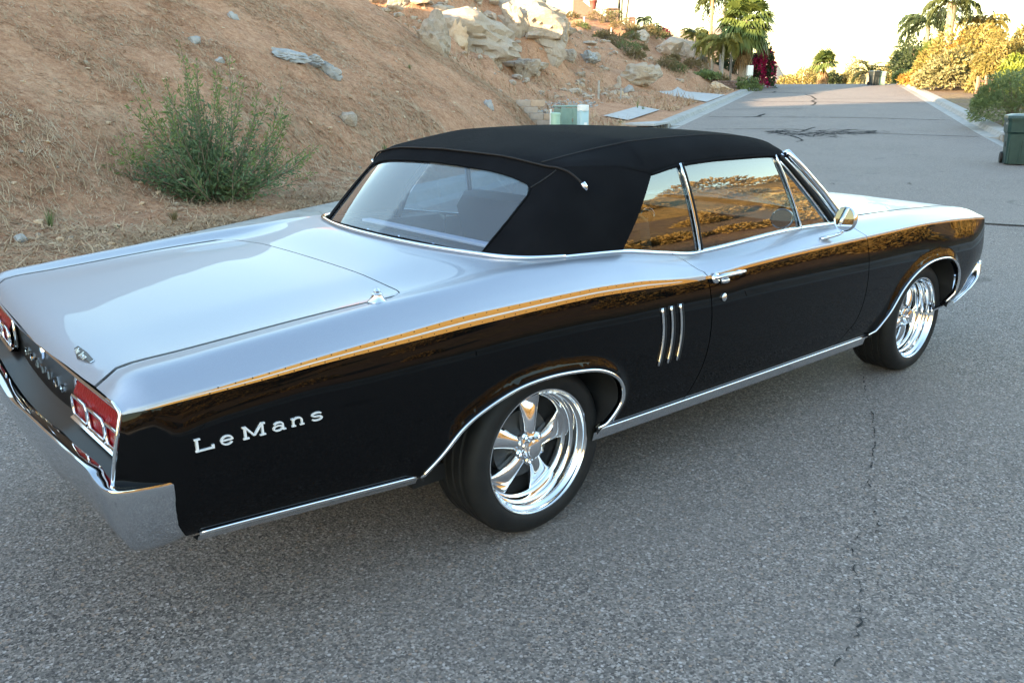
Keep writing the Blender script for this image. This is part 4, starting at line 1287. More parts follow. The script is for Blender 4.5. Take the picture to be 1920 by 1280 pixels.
# --- side glass
def gy(z): t = z - .93; return .785 - .05 * t - .36 * t * t
def gsurf(sd):
    def F(x, z):
        x, z = np.asarray(x, float).ravel(), np.asarray(z, float).ravel()
        return np.stack([x, sd * (gy(z) - .004), z], -1)
    return F
QW = [(.515, .975), (.548, 1.043), (.63, 1.15), (.690, 1.225), (.725, 1.262), (.808, 1.279), (.889, 1.286), (.975, .930), (.80, .935), (.65, .955)]
DW = [(.915, 1.288), (1.122, 1.298), (1.35, 1.299), (1.578, 1.291), (1.752, .938), (1.4, .930), (.988, .912)]
VW = [(1.608, 1.262), (1.985, .962), (2.0, .945), (1.770, .944)]
for sd in (-1, 1):
    fl = sd > 0
    # normals from panel() use cross(dx, dz): outward for the right side
    panel('quarter_window', QW, [glass], car, F=gsurf(sd), sc=1, step=.05, flange=0, flip=fl)
    panel('door_window', DW, [glass], car, F=gsurf(sd), sc=1, step=.05, flange=0, flip=fl)
    panel('vent_window', VW, [glass], car, F=gsurf(sd), sc=1, step=.05, flange=0, flip=fl)
    def gp(x, z, o=.002): return (x, sd * (gy(z) + o), z)
    def post(name, p0, p1, w, m=chrome):
        return MB().tube([gp(p0[0] + (p1[0] - p0[0]) * t, p0[1] + (p1[1] - p0[1]) * t) for t in np.linspace(0, 1, 8)], w, 8, True, (1, .6)).obj(name, m, car, True)
    post('window_divider', (.897, 1.288), (.982, .925), .011)
    post('window_divider_seal', (.915, 1.288), (1.001, .922), .007, dark)
    post('vent_post', (1.583, 1.290), (1.760, .940), .010)
    post('vent_frame', (1.612, 1.262), (1.995, .955), .007)
    post('vent_sill', (1.765, .947), (2.01, .949), .006)
    post('pillar_seal', (1.622, 1.285), (2.03, .962), .016, dark)
    MB().tube([(1.68, sd * .722, 1.300), (1.80, sd * .742, 1.215), (1.95, sd * .764, 1.105), (2.115, sd * .782, .975), (2.15, sd * .785, .950)], .019, 8, True, (1, .8)).obj('windshield_pillar', chrome, car, True)
    MB().tube([(1.645, sd * .716, 1.290), (1.76, sd * .738, 1.205), (1.91, sd * .762, 1.095), (2.07, sd * .781, .975)], .008, 8, True, (1, .8)).obj('pillar_inner_trim', chrome, car, True)
# windshield
v, f = [], []
nU, nV = 21, 6
for j in range(nV):
    t = j / (nV - 1)
    for i in range(nU):
        y = -1 + 2 * i / (nU - 1)
        x0_ = 1.81 - .11 * abs(y) ** 2.2; x1_ = 2.31 - .19 * abs(y) ** 2.2
        v.append((x0_ + (x1_ - x0_) * t, y * (.70 + .075 * t), 1.305 - .02 * y * y + (.955 - 1.30) * t))
for j in range(nV - 1):
    for i in range(nU - 1): f.append((j * nU + i, (j + 1) * nU + i, (j + 1) * nU + i + 1, j * nU + i + 1))
add('windshield', v, f, glass, car, True)
MB().tube([v[i] for i in range(nU)], .016, 8).obj('windshield_header', chrome, car, True)
MB().tube([v[(nV - 1) * nU + i] for i in range(nU)], .012, 8).obj('cowl_trim', chrome, car, True)
cv = [tuple(np.array(v[(nV - 1) * nU + i]) + np.array([-.03, 0, -.01])) for i in range(nU)]
cv2 = [tuple(on(2.20 + .08 * (1 - abs(-1 + 2 * i / (nU - 1)) ** 2), yspan(2.23, (-1 + 2 * i / (nU - 1)) * .735), -.002)) for i in range(nU)]
add('cowl', cv + cv2, [(i, nU + i, nU + i + 1, i + 1) for i in range(nU - 1)], silver, car, True)

# --- mirror, handle, lock, louvres
mir = empty('side_mirror'); mir.parent = car
mc = Vector((1.866, -.945, .995)); az = R(169)
mn = Vector((math.cos(az), math.sin(az), .04)).normalized(); mt = mn.cross(Vector((0, 0, 1))).normalized(); mu_ = mt.cross(mn)
def disc(prof, name, m, n=32):
    v, f = [], []
    for r, h in prof:
        for k_ in range(n):
            w_ = 2 * math.pi * k_ / n
            v.append(tuple(mc + mt * (r * .98 * math.cos(w_)) + mu_ * (r * 1.0 * math.sin(w_)) + mn * h))
    for i in range(len(prof) - 1):
        for k_ in range(n): f.append((i * n + k_, i * n + (k_ + 1) % n, (i + 1) * n + (k_ + 1) % n, (i + 1) * n + k_))
    return add(name, v, f, m, mir, True, auto=40)
disc([(.0005, .004), (.0545, .004)], 'mirror_glass', mirror_m)
disc([(.054, .004), (.0575, .008), (.060, .004), (.059, -.012), (.050, -.032), (.030, -.046), (.0005, -.050)], 'shell', chrome)
foot = on(1.80, 7.2, 0)
MB().tube([(1.872, -.94, .935), (1.862, -.925, .922), (1.83, -.905, .912), (1.785, -.893, .907), (1.765, -.89, .906)], [.012, .014, .017, .018, .012], 10, True, (1, .55)).obj('foot', chrome, mir, True)
hd = empty('door_handle'); hd.parent = doorR
def hp(x, z, o): p = on(x, s_of(x, z), o); return tuple(p)
MB().tube([hp(.880, .846, .012), hp(.91, .850, .030), hp(.96, .851, .036), hp(1.02, .850, .036), hp(1.06, .850, .030), hp(1.082, .850, .018)], [.009, .016, .014, .012, .012, .006], 10, True, (1, .62)).obj('grip', chrome, hd, True)
MB().tube([hp(.893, .843, -.004), hp(.895, .843, .018)], [.024, .019], 14).obj('mount', chrome, hd, True)
MB().tube([hp(1.045, .847, -.004), hp(1.045, .848, .026)], [.014, .010], 10).obj('mount', chrome, hd, True)
MB().tube([hp(.930, .826, .004), hp(.952, .828, .020), hp(.960, .8285, .024)], [.012, .012, .010], 12).obj('push_button', chrome, hd, True)
MB().tube([hp(.953, .758, -.002), hp(.953, .758, .006), hp(.953, .758, .010)], [.0165, .0165, .011], 20).obj('door_lock', alu_satin, doorR, True, 40)
for xt, xb in ((.562, .554), (.615, .608), (.670, .664)):
    zt, zb = .775, .549
    pth = []
    for t in np.linspace(0, 1, 14):
        x = xt + (xb - xt) * t + .016 * (math.sin(math.pi * t) ** 1) * .8 - .004 * t; z = zt + (zb - zt) * t
        pth.append(hp(x, z, .003))
    MB().tube(pth, .0062, 8, True, (1, .9)).obj('louvre', chrome_soft, quarterR, True)
    MB().tube([(p[0] + .014, p[1] + .006, p[2] - .001) for p in pth], .009, 8, True, (.9, 1)).obj('louvre_slot', dark, quarterR, True)

# --- wheels
def make_wheel(width):
    w = empty('wheel')
    ty, tn = .320, 72
    d = width
    prof = [(.229, -.006), (.236, .004), (.246, .010), (.262, .0145), (.280, .0125), (.297, .004), (.309, -.010), (.3165, -.026), (.319, -.040)]
    tread = []
    gro = [.22, .40, .60, .78]
    for q_ in np.linspace(.15, .85, 29):
        near = min(abs(q_ - g_) for g_ in gro)
        tread.append((.3205 - (.007 if near < .018 else 0), -d * q_))
    prof = prof + tread + [(.317, -d + .03), (.309, -d + .012), (.29, -d - .004), (.26, -d - .010), (.232, -d + .01)]
    v, f = lathe_vf(prof, tn)
    # shoulder sipes: nudge alternate shoulder columns
    v = np.array(v).reshape(len(prof), tn, 3)
    for i in range(6, 13):
        v[i, ::3] *= np.array([.9885, 1, .9885]) if i in (7, 8, 9, 10) else 1
    f = [q_[::-1] for q_ in f]
    tyre = add('tyre', v.reshape(-1, 3), f, rubber, w, True, auto=45)
    v, f = lathe_vf([(.2305, -.012), (.2345, -.002), (.2375, .004), (.2365, .0075), (.232, .0075), (.2285, .004), (.2265, -.004), (.2225, -.012), (.2150, -.016), (.2120, -.022), (.2110, -.044), (.2040, -.048), (.2010, -.053), (.2000, -.074), (.1930, -.078), (.1890, -.086), (.187, -.13), (.187, -.20), (.20, -.225)], 96)
    add('rim', v, [q_[::-1] for q_ in f], alu, w, True, auto=38)
    v, f = lathe_vf([(.19, -.135), (.0005, -.135)], 48)
    add('brake_drum', v, [q_[::-1] for q_ in f], dark, w, True)
    v, f = lathe_vf([(.135, -.125), (.13, -.105), (.05, -.10)], 48)
    add('brake_disc', v, [q_[::-1] for q_ in f], m_drum, w, True, auto=30)
    v, f = lathe_vf([(.064, -.100), (.066, -.062), (.062, -.054), (.046, -.050), (.042, -.048), (.040, -.034), (.037, -.027), (.031, -.0245), (.0300, -.0215), (.024, -.0195), (.0005, -.0190)], 40)
    add('hub_cap', v, [q_[::-1] for q_ in f], alu, w, True, auto=35)
    for k_ in range(5):
        a = R(90 + 72 * k_ + 8)
        er = np.array([math.cos(a), 0, math.sin(a)]); et = np.array([-math.sin(a), 0, math.cos(a)]); ey = np.array([0, 1, 0])
        stn = [(.040, .026, -.054, .016), (.058, .0265, -.050, .022), (.080, .0285, -.050, .028), (.105, .0335, -.053, .030), (.130, .0400, -.059, .028), (.152, .0465, -.067, .022), (.172, .0540, -.077, .015), (.190, .063, -.089, .008)]
        v, f = [], []
        m_ = 13
        for r_s, hw, ya, th in stn:
            for j in range(m_):
                w_ = math.pi * j / (m_ - 1)
                c_, s_ = math.cos(w_), math.sin(w_)
                v.append(tuple(er * r_s + et * (hw * c_) + ey * (ya - th + th * (abs(s_) ** .8))))
            for j in range(3):
                c_ = -1 + j
                v.append(tuple(er * r_s + et * (hw * .8 * c_) + ey * (ya - th - .02)))
        k2 = m_ + 3
        for i in range(len(stn) - 1):
            for j in range(k2): f.append((i * k2 + j, i * k2 + (j + 1) % k2, (i + 1) * k2 + (j + 1) % k2, (i + 1) * k2 + j))
        add('spoke', v, f, alu, w, True, auto=60)
        a2 = a + R(36)
        c_ = np.array([math.cos(a2) * .053, 0, math.sin(a2) * .053])
        MB().tube([tuple(c_ + ey * -.075), tuple(c_ + ey * -.052)], .0155, 12).obj('lug_seat', alu_satin, w, True, 40)
        MB().tube([tuple(c_ + ey * -.055), tuple(c_ + ey * -.040), tuple(c_ + ey * -.034)], [.0095, .0095, .005], 6).obj('lug_nut', chrome, w, False)
    a = R(38)
    c_ = np.array([math.cos(a), 0, math.sin(a)])
    MB().tube([tuple(c_ * .207 + np.array([0, -.03, 0])), tuple(c_ * .196 + np.array([0, -.012, 0]))], .0042, 8).obj('valve_stem', dark, w, True)
    return w
m_drum = mat('brushed_steel', (.10, .10, .10), .5, .8)
w0 = make_wheel(.235)
w0.parent = car
w0.location = (0, -.875, .3205)
# lathe axis is +y here = inward on the right side: turn so that the face looks outward
w0.rotation_euler = (0, R(0), R(180))
for (x, y, rz, spin) in ((2.921, -.875, R(180), R(50)), (0, .875, 0, R(20)), (2.921, .875, 0, R(33))):
    c2 = copy_tree(w0, car)
    c2.location = (x, y, .3205)
    c2.rotation_euler = (0, spin, rz)
w0.rotation_euler = (0, R(0), R(180))

# --- cabin
cab = empty('cabin'); cab.parent = car
mb = MB(); mb.box((1.0, 0, .42), (2.3, 1.5, .10)); mb.obj('floor_carpet', dark, cab)
for sd in (-1, 1):
    mb = MB(); mb.box((1.35, sd * .765, .68), (1.75, .03, .48), 0, .01); mb.obj('door_trim', vinyl, cab)
    mb = MB(); mb.box((.40, sd * .70, .76), (.62, .14, .40), 0, .03); mb.obj('quarter_trim', vinyl, cab)
def cushion(name, c_, d, rx, m=vinyl):
    mb = MB(); mb.box((0, 0, 0), d, 0, .05)
    o = mb.obj(name, m, cab, True, 40, loc=c_); o.rotation_euler = (0, rx, 0); return o
for y in (-.36, .36):
    cushion('seat_cushion', (1.12, y, .58), (.55, .56, .18), 0)
    cushion('seat_back', (.86, y, .80), (.16, .54, .56), R(-14))
cushion('rear_seat_cushion', (.42, 0, .62), (.50, 1.2, .18), 0)
cushion('rear_seat_back', (.14, 0, .78), (.14, 1.26, .44), R(-18))
mb = MB(); mb.box((1.93, 0, .88), (.34, 1.46, .16), 0, .05); mb.obj('dashboard', vinyl, cab, True, 40)
mb = MB(); mb.box((2.10, 0, .94), (.30, 1.46, .03), 0, .01); mb.obj('dash_top', vinyl, cab)
for i in range(4):
    v, f = lathe_vf([(.048, 0), (.050, -.012), (.043, -.014), (.0005, -.006)], 24)
    o = add('gauge', [(q_[1], q_[0], q_[2]) for q_ in v], [q_ for q_ in f], [chrome], cab, True, loc=(1.757, .16 + i * .13, .90))
sw = [( .0, .19 * math.cos(t), .19 * math.sin(t)) for t in np.linspace(0, 2 * math.pi, 33)]
o = MB().tube(sw, .013, 8, False).obj('steering_wheel', vinyl, cab, True, loc=(1.48, .36, .92)); o.rotation_euler = (0, R(22), 0)
MB().tube([(0, -.18, 0), (.03, 0, 0), (0, .18, 0)], .010, 6).obj('wheel_spoke', chrome, o, True)
mb = MB(); mb.box((-.02, 0, .80), (.26, 1.3, .03), R(0), .005); mb.obj('well_liner', vinyl, cab)
v = [(.075, -.60, .995), (.075, .42, .995), (.115, .42, .988), (.115, -.60, .988)]
mb = MB(); mb.box((.085, -.10, 1.010), (.045, 1.02, .012), 0, .003); mb.obj('curtain_strap', vinyl_l, cab)
for y in (-.45, -.2, .05, .3):
    v, f = lathe_vf([(.006, -.002), (.005, .003), (.0005, .004)], 10, 'z')
    add('snap', v, f, chrome, cab, True, loc=(.03, y, .985))
for sd in (-1, 1):   # folding frame of the soft top seen through the glass
    MB().tube([(.42, sd * .68, .95), (.50, sd * .685, 1.10), (.66, sd * .70, 1.25)], .016, 8).obj('top_frame_arm', vinyl, cab, True)
    MB().tube([(.72, sd * .69, 1.262), (1.1, sd * .69, 1.282), (1.62, sd * .69, 1.272)], .014, 8).obj('top_frame_rail', vinyl, cab, True)
MB().tube([(1.79, 0, 1.26), (1.72, 0, 1.245)], .01, 8).obj('mirror_stem', chrome, cab, True)
mb = MB(); mb.box((1.70, 0, 1.225), (.02, .22, .055), 0, .008); mb.obj('rear_view_mirror', vinyl, cab)
# ================================================================== stones, plants, street things
def rock_mesh(seed, sub=2, planes=11, rough=.12):
    r = np.random.default_rng(seed)
    import bmesh
    bm = bmesh.new()
    bmesh.ops.create_icosphere(bm, subdivisions=sub, radius=1)
    v = np.array([q.co[:] for q in bm.verts]); f = [[q.index for q in p.verts] for p in bm.faces]
    bm.free()
    n = r.normal(0, 1, (planes, 3)); n /= np.linalg.norm(n, axis=1, keepdims=True)
    d = r.uniform(.62, 1.0, planes)
    k = v @ n.T
    rad = np.where(k > .05, d[None] / np.maximum(k, .05), 9).min(1).clip(.3, 1.25)
    rad = rad * (1 + rough * 2.2 * fbm(v[:, 0] * 2 + seed, v[:, 1] * 2 + v[:, 2] * 2.6, 5, seed))
    w_ = fbm(v[:, 2] * 3.3 + v[:, 0] * 1.1 + seed, v[:, 1] * 2.0, 2, seed + 3)
    rad = rad * (1 - .16 * (np.abs(w_) < .07))
    return v * rad[:, None], f
def rock(label, pos, size, rz, seed, m, cat='boulder', name='boulder', sub=4, tilt=0.0, group=None, planes=11):
    v, f = rock_mesh(seed, sub, planes)
    o = add(name, v * np.array(size), f, m, smooth=True, auto=24)
    o.location = pos
    o.rotation_euler = (tilt, tilt * .6, rz)
    tag(o, label, cat, group)
    return o
def gpx(u, v, sink=0.0):
    p = on_ground(u, v)
    p[2] = ground_z(p[0], p[1]) - sink
    return p
def dist(p): return math.hypot(p[0] - CAM[0], p[1] - CAM[1])
def rock_px(label, u, v, wpx, hpx, depth, seed, m, rz=None, tilt=0.0, **kw):
    """a stone whose foot shows at (u, v) and whose face is about wpx by hpx source pixels"""
    p = gpx(u, v)
    D = dist(p)
    w, h = wpx * D / FPX, hpx * D / FPX
    return rock(label, (p[0], p[1], p[2] + h * .04), (w * .55, w * .55 * depth, h * .74), YAW - R(90) if rz is None else rz, seed, m, tilt=tilt, **kw)
# the outcrop on the rear hill
for _u, _v, _w, _h, _sd, _lb in ((870, 60, 190, 74, 151, 'broad weathered rock mass under the left half of the outcrop'), (990, 66, 150, 70, 152, 'broad weathered rock mass under the right half of the outcrop')):
    rock_px(_lb, _u, _v + 14, _w, _h, .55, _sd, granite, tilt=.12, planes=26, name='rock_mass', cat='rock')
rock_px('sunlit pale rock slab at the left end of the outcrop', 812, 92, 66, 62, .8, 101, granite, tilt=.2)
rock_px('tall tan rock face at the middle of the outcrop, in shade', 858, 96, 44, 58, .7, 102, tan_rock, tilt=-.1, planes=11)
rock_px('grey fractured block right of the tall tan rock face', 905, 92, 46, 46, .8, 103, granite, tilt=.15)
rock_px('long leaning pale slab high on the outcrop', 965, 66, 52, 58, .6, 104, granite, tilt=.3, planes=11)
rock_px('largest angular boulder at the right end of the outcrop', 1022, 72, 60, 66, .8, 105, granite, tilt=.25, planes=11)
rock_px('brown weathered block below the largest outcrop boulder', 1050, 62, 36, 38, .8, 106, tan_rock)
rock_px('small rounded rock at the far left of the outcrop', 752, 44, 36, 22, .9, 107, granite)
rock_px('low ledge of rock along the top of the outcrop', 880, 34, 90, 22, .9, 108, granite)
rock_px('dark edged block wedged under the tall tan rock face', 835, 84, 26, 26, .9, 109, granite_blue)
rock_px('rounded boulder with a dark hollow below the outcrop', 985, 122, 46, 34, .9, 110, granite)
rock_px('flat faced grey slab beside the rounded boulder', 1030, 126, 44, 44, .6, 111, granite, tilt=-.2, planes=11)
rock_px('small grey block right of the flat faced slab', 1066, 104, 28, 22, .9, 112, granite)
rock_px('pale stone half buried below the leaning slab', 925, 108, 30, 26, .9, 113, granite)
rock_px('low grey rock alone in the middle of the dirt slope', 1104, 116, 30, 18, .9, 114, granite_blue)
rock_px('wide half buried boulder above the pile of stones', 1192, 152, 66, 34, .8, 115, granite)
rock_px('smooth pale boulder on the crest left of the palms', 1252, 104, 52, 30, 1.0, 116, granite, planes=16)
rock_px('steep grey rock face nearest the yellow palms', 1284, 108, 40, 38, .9, 117, granite, tilt=-.15)
rock_px('pale boulder just below the palms', 1310, 128, 36, 24, 1.0, 118, granite, planes=15)
rock_px('whitish boulder on the upper slope beside the pampas grass', 1196, 84, 40, 22, 1.0, 119, granite)
rock_px('tan elongated rock lying against the low stone planter wall', 1348, 170, 38, 15, .7, 120, tan_rock)
for i, (u, v, w, h, m, lb) in enumerate([(1150, 176, 16, 11, granite, 'grey stone at the left of the small stone pile'), (1163, 178, 13, 13, tan_rock, 'tan stone at the front of the small stone pile'),
        (1178, 174, 20, 12, granite_blue, 'blue grey stone at the right of the small stone pile'), (1158, 166, 17, 11, granite, 'dark stone at the back of the small stone pile'),
        (1160, 158, 11, 14, granite, 'upright stone topping the small stone pile'), (1172, 180, 14, 8, tan_rock, 'flat pale stone at the foot of the small stone pile')]):
    rock_px(lb, u, v, w, h, .8, 130 + i, m, cat='stone', name='stone', sub=2)
# stones on the near bank
rock_px('long pale ledge stone at the left of the bank outcrop above the shrub', 535, 112, 66, 16, .6, 141, granite_blue, cat='stone', name='stone', tilt=.1, planes=11)
rock_px('middle block of the pale ledge above the shrub', 588, 125, 46, 20, .7, 142, granite_blue, cat='stone', name='stone', planes=11)
rock_px('lowest cracked block of the pale ledge above the shrub', 620, 142, 36, 26, .8, 143, granite_blue, cat='stone', name='stone', planes=11)
rock_px('white stone on the bank just above the top of the shrub', 365, 84, 24, 15, .8, 144, granite_blue, cat='stone', name='stone', sub=2)
rock_px('pale stone on the bank above the rear of the soft top', 650, 224, 36, 24, .8, 145, granite, cat='stone', name='stone', sub=2)
rock_px('small blue grey stone at the top edge of the near bank', 437, 40, 20, 12, .8, 146, granite_blue, cat='stone', name='stone', sub=2)
rock_px('small stone uphill between the shrub and the ledge', 412, 120, 18, 10, .8, 147, granite_blue, cat='stone', name='stone', sub=2)
rock_px('grey slab lying on the slope left of the block wall', 915, 196, 22, 20, .7, 148, granite_blue, cat='stone', name='stone', sub=2)
rock_px('lone grey stone at the dirt edge by the car rear', 42, 452, 22, 13, .8, 149, granite_blue, cat='stone', name='stone', sub=2)

# loose stones nobody could count
def scatter_stones(name, n, fS, fN, size, m, label, seed):
    r = np.random.default_rng(seed)
    S, N = fS(r, n), fN(r, n)
    N = np.maximum(N, 6.35); ok_ = drive_mask(S, N) < .2; S, N = S[ok_], N[ok_]; n = len(S)
    base, f = rock_mesh(seed, 2 if size > .2 else 1, 9)
    V, F = [], []
    z = left_z(S, N)
    for i in range(n):
        s_ = size * min(2.2, r.lognormal(0, .55))
        a = r.uniform(0, 6.28); c_, q_ = math.cos(a), math.sin(a)
        sc_ = np.array([s_ * r.uniform(.7, 1.4), s_ * r.uniform(.6, 1.1), s_ * r.uniform(.4, .8)])
        v = base * sc_
        v = np.stack([v[:, 0] * c_ - v[:, 1] * q_, v[:, 0] * q_ + v[:, 1] * c_, v[:, 2]], -1)
        w_ = W(S[i], N[i], z[i] + s_ * .15)
        b = len(V) * len(base)
        V.append(v + np.array(w_)); F.append(np.array(f) + b)
    o = add(name, np.concatenate(V), np.concatenate(F), m)
    return tag(o, label, 'stones', kind='stuff')
scatter_stones('loose_stones', 420, lambda r, n: r.uniform(0, 26, n), lambda r, n: 7 + np.abs(r.normal(0, 3.6, n)), 0.020, granite, 'small loose stones strewn over the near dirt bank', 61)
scatter_stones('loose_clods', 900, lambda r, n: r.uniform(0, 26, n), lambda r, n: 6.4 + np.abs(r.normal(0, 3.0, n)), .020, tan_rock, 'small brown clods strewn over the near dirt bank', 62)
scatter_stones('slope_rubble', 520, lambda r, n: r.uniform(28, 58, n), lambda r, n: 9 + r.uniform(0, 12, n), .11, granite, 'rubble scattered over the rear rocky slope', 63)
scatter_stones('outcrop_rubble', 110, lambda r, n: r.normal(41, 5, n), lambda r, n: r.normal(16.8, 2.0, n), .26, granite, 'fractured rock filling the gaps of the outcrop', 66)
scatter_stones('gravel_band', 500, lambda r, n: r.uniform(27, 36, n), lambda r, n: 9.6 + r.normal(0, .55, n), .04, granite_blue, 'band of grey gravel crossing the flat dirt behind the car', 64)

# dry straw litter
def straw_field(name, n, S0, S1, N0, N1, ln_, label, seed, wd=.006, up=.25):
    r = np.random.default_rng(seed)
    S = r.uniform(S0, S1, n * 2); N = N0 + (N1 - N0) * r.random(n * 2) ** 1.3
    keep = (drive_mask(S, N) < .2) & ((fbm(S * .8, N * .8, 4, 77) + .5 + r.normal(0, .22, n * 2)) > .45)
    S, N = S[keep][:n], N[keep][:n]
    n = len(S)
    z = left_z(S, N) + .004
    a = r.uniform(0, 6.28, n); L = ln_ * r.lognormal(0, .45, n)
    e = np.clip(np.abs(r.normal(0, up, n)), 0, .95)
    gS = (left_z(S + .2, N, False) - left_z(S - .2, N, False)) / .4; gN = (left_z(S, N + .2, False) - left_z(S, N - .2, False)) / .4
    x = CAM[0] + S * SX - N * SY; y = CAM[1] + S * SY + N * SX
    dS, dN = np.cos(a), np.sin(a)
    dx, dy = dS * SX - dN * SY, dS * SY + dN * SX
    dz = dS * gS + dN * gN + np.tan(e)
    px, py = -dy, dx
    w_ = wd * r.uniform(.6, 1.5, n)
    A = np.stack([x - px * w_, y - py * w_, z], -1); B = np.stack([x + px * w_, y + py * w_, z], -1)
    C_ = np.stack([x + dx * L, y + dy * L, z + dz * L], -1)
    v = np.stack([A, B, C_], 1).reshape(-1, 3)
    f = np.arange(3 * n).reshape(n, 3)
    return tag(add(name, v, f, straw), label, 'straw', kind='stuff')
straw_field('straw_litter', 120000, 1.5, 26, 6.3, 13, .085, 'dry straw and stalks littering the near dirt bank', 71, .0048)
straw_field('straw_stalks', 8000, 1.5, 26, 6.3, 14, .20, 'longer dry stalks lying on the near dirt bank', 73, .0065, .12)
straw_field('dry_stubble', 26000, 26, 60, 6.6, 22, .20, 'dry stubble on the rear dirt slope', 72, .014, .5)

# --- leaves
def leaf_mesh(P, D, L, Wd, seed, fold=.0, bend=.15):
    """kite-shaped leaves: P positions, D unit directions"""
    r = np.random.default_rng(seed)
    n = len(P)
    q_ = r.normal(0, 1, (n, 3)); s_ = np.cross(D, q_); s_ /= np.linalg.norm(s_, axis=1, keepdims=True) + 1e-9
    nn = np.cross(s_, D)
    L = np.broadcast_to(L, n)[:, None]; Wd = np.broadcast_to(Wd, n)[:, None]
    a = P; b = P + D * L * .45 + s_ * Wd * .5 + nn * L * bend * .3; c_ = P + D * L - nn * L * bend; d = P + D * L * .45 - s_ * Wd * .5 + nn * L * bend * .3
    v = np.stack([a, b, c_, d], 1).reshape(-1, 3)
    return v, np.arange(4 * n).reshape(n, 4)
def unit(a): return a / (np.linalg.norm(a, axis=-1, keepdims=True) + 1e-9)
def bush(name, label, pos, rx, ry, rz_, n, leaf, m, seed, cat='bush', m2=None, frac2=.0, group=None, lump=.28, wr=.5, droop=0.0):
    r = np.random.default_rng(seed)
    t = empty(name, pos)
    tag(t, label, cat, group)
    d = unit(r.normal(0, 1, (n, 3))); d[:, 2] = np.where(d[:, 2] < -.25, -d[:, 2] * .5, d[:, 2])
    d = unit(d)
    lumpf = 1 + lump * 2 * fbm(d[:, 0] * 2.2 + seed, d[:, 1] * 2.2 + d[:, 2] * 2.7, 3, seed)
    rad = lumpf * (1 - np.abs(r.normal(0, .16, n))).clip(.25, 1.08)
    P = d * rad[:, None] * np.array([rx, ry, rz_]) + np.array([0, 0, rz_ * .28])
    P[:, 2] = np.maximum(P[:, 2], .03)
    D = unit(d + r.normal(0, .7, (n, 3)) + np.array([0, 0, -droop]))
    L = leaf * r.lognormal(0, .3, n)
    if m2 is not None:
        cl = fbm(d[:, 0] * 2.8 + 9, d[:, 1] * 2.8 + d[:, 2] * 2, 3, seed + 5) + r.normal(0, .06, n)
        sel = cl > np.quantile(cl, 1 - frac2)
    else: sel = np.zeros(n, bool)
    for k_, (mm, nm) in enumerate(((m, 'foliage'), (m2, 'blossom' if m2 is lf_boug else 'pale_foliage'))):
        q_ = ~sel if k_ == 0 else sel
        if mm is None or not q_.any(): continue
        v, f = leaf_mesh(P[q_], D[q_], L[q_], L[q_] * wr, seed + k_)
        add(nm, v, f, mm, t)
    mb = MB()
    for i in range(7):
        a = r.uniform(0, 6.28); e = r.uniform(.3, .8)
        mb.tube([(0, 0, -.1), (math.cos(a) * rx * .3 * e, math.sin(a) * ry * .3 * e, rz_ * .5), (math.cos(a) * rx * .75 * e, math.sin(a) * ry * .75 * e, rz_ * 1.0)], [.05 * rx, .03 * rx, .01 * rx], 5)
    mb.obj('stems', twig, t)
    return t
def bush_px(name, label, u, v, wpx, hpx, D, n, leaf, m, seed, depth=.8, z=None, **kw):
    p = at(u, v, D)
    gz = ground_z(p[0], p[1]) if z is None else z
    w, h = wpx * D / FPX / 2, hpx * D / FPX
    h = max(.35 * h, h + (p[2] - gz))                # rooted in the ground, same crown height
    return bush(name, label, (p[0], p[1], gz), w, w * depth, h * .78, n, leaf, m, seed, **kw)

def frond_vf(L, e0, az, droop, n, ll, r, hang=.6, w0=.02):
    """feather frond: arching rachis with hanging leaflets"""
    t = np.linspace(0, 1, 12)
    el = e0 - droop * t ** 1.3
    dx = np.cos(el) * L / 11; dz = np.sin(el) * L / 11
    X = np.concatenate([[0], np.cumsum(dx[:-1])]); Z = np.concatenate([[0], np.cumsum(dz[:-1])])
    ca, sa = math.cos(az), math.sin(az)
    path = [(x * ca, x * sa, z) for x, z in zip(X, Z)]
    v, f = tube_vf(path, [w0 * (1 - .8 * q_) for q_ in t], 4)
    v = list(v); f = list(f)
    u = np.linspace(.12, 1, n)
    px, pz, pe = np.interp(u, t, X), np.interp(u, t, Z), np.interp(u, t, el)
    for i in range(n):
        for s_ in (-1, 1):
            l = ll * (math.sin(math.pi * min(1, u[i] * .85 + .12)) ** .6) * r.uniform(.8, 1.15)
            fwd = np.array([math.cos(pe[i]) * ca, math.cos(pe[i]) * sa, math.sin(pe[i])])
            lat = np.array([-sa, ca, 0]) * s_
            d = unit(fwd * .55 + lat * .8 + np.array([0, 0, .25]) + r.normal(0, .12, 3))
            d2 = unit(d + np.array([0, 0, -hang * 1.6]))
            p0 = np.array([px[i] * ca, px[i] * sa, pz[i]])
            wv = np.array([ca, sa, .2]) * l * .085 + np.array([0, 0, .0])
            p1 = p0 + d * l * .5; p2 = p1 + d2 * l * .55
            b = len(v)
            v += [tuple(p0 - wv * .4), tuple(p1 - wv), tuple(p2), tuple(p1 + wv), tuple(p0 + wv * .4)]
            f += [(b, b + 1, b + 3, b + 4), (b + 1, b + 2, b + 3)]
    return v, f
def trunk(h, r0, r1, m, par, lean=(0, 0), rings=True):
    n = 18
    path = [(lean[0] * (i / n) ** 1.5, lean[1] * (i / n) ** 1.5, h * i / n - .3 * (i == 0)) for i in range(n + 1)]
    rr_ = [(r0 + (r1 - r0) * (i / n)) * (1 + (.05 if (i % 2 and rings) else 0)) for i in range(n + 1)]
    return MB().tube(path, rr_, 9).obj('trunk', m, par, True)
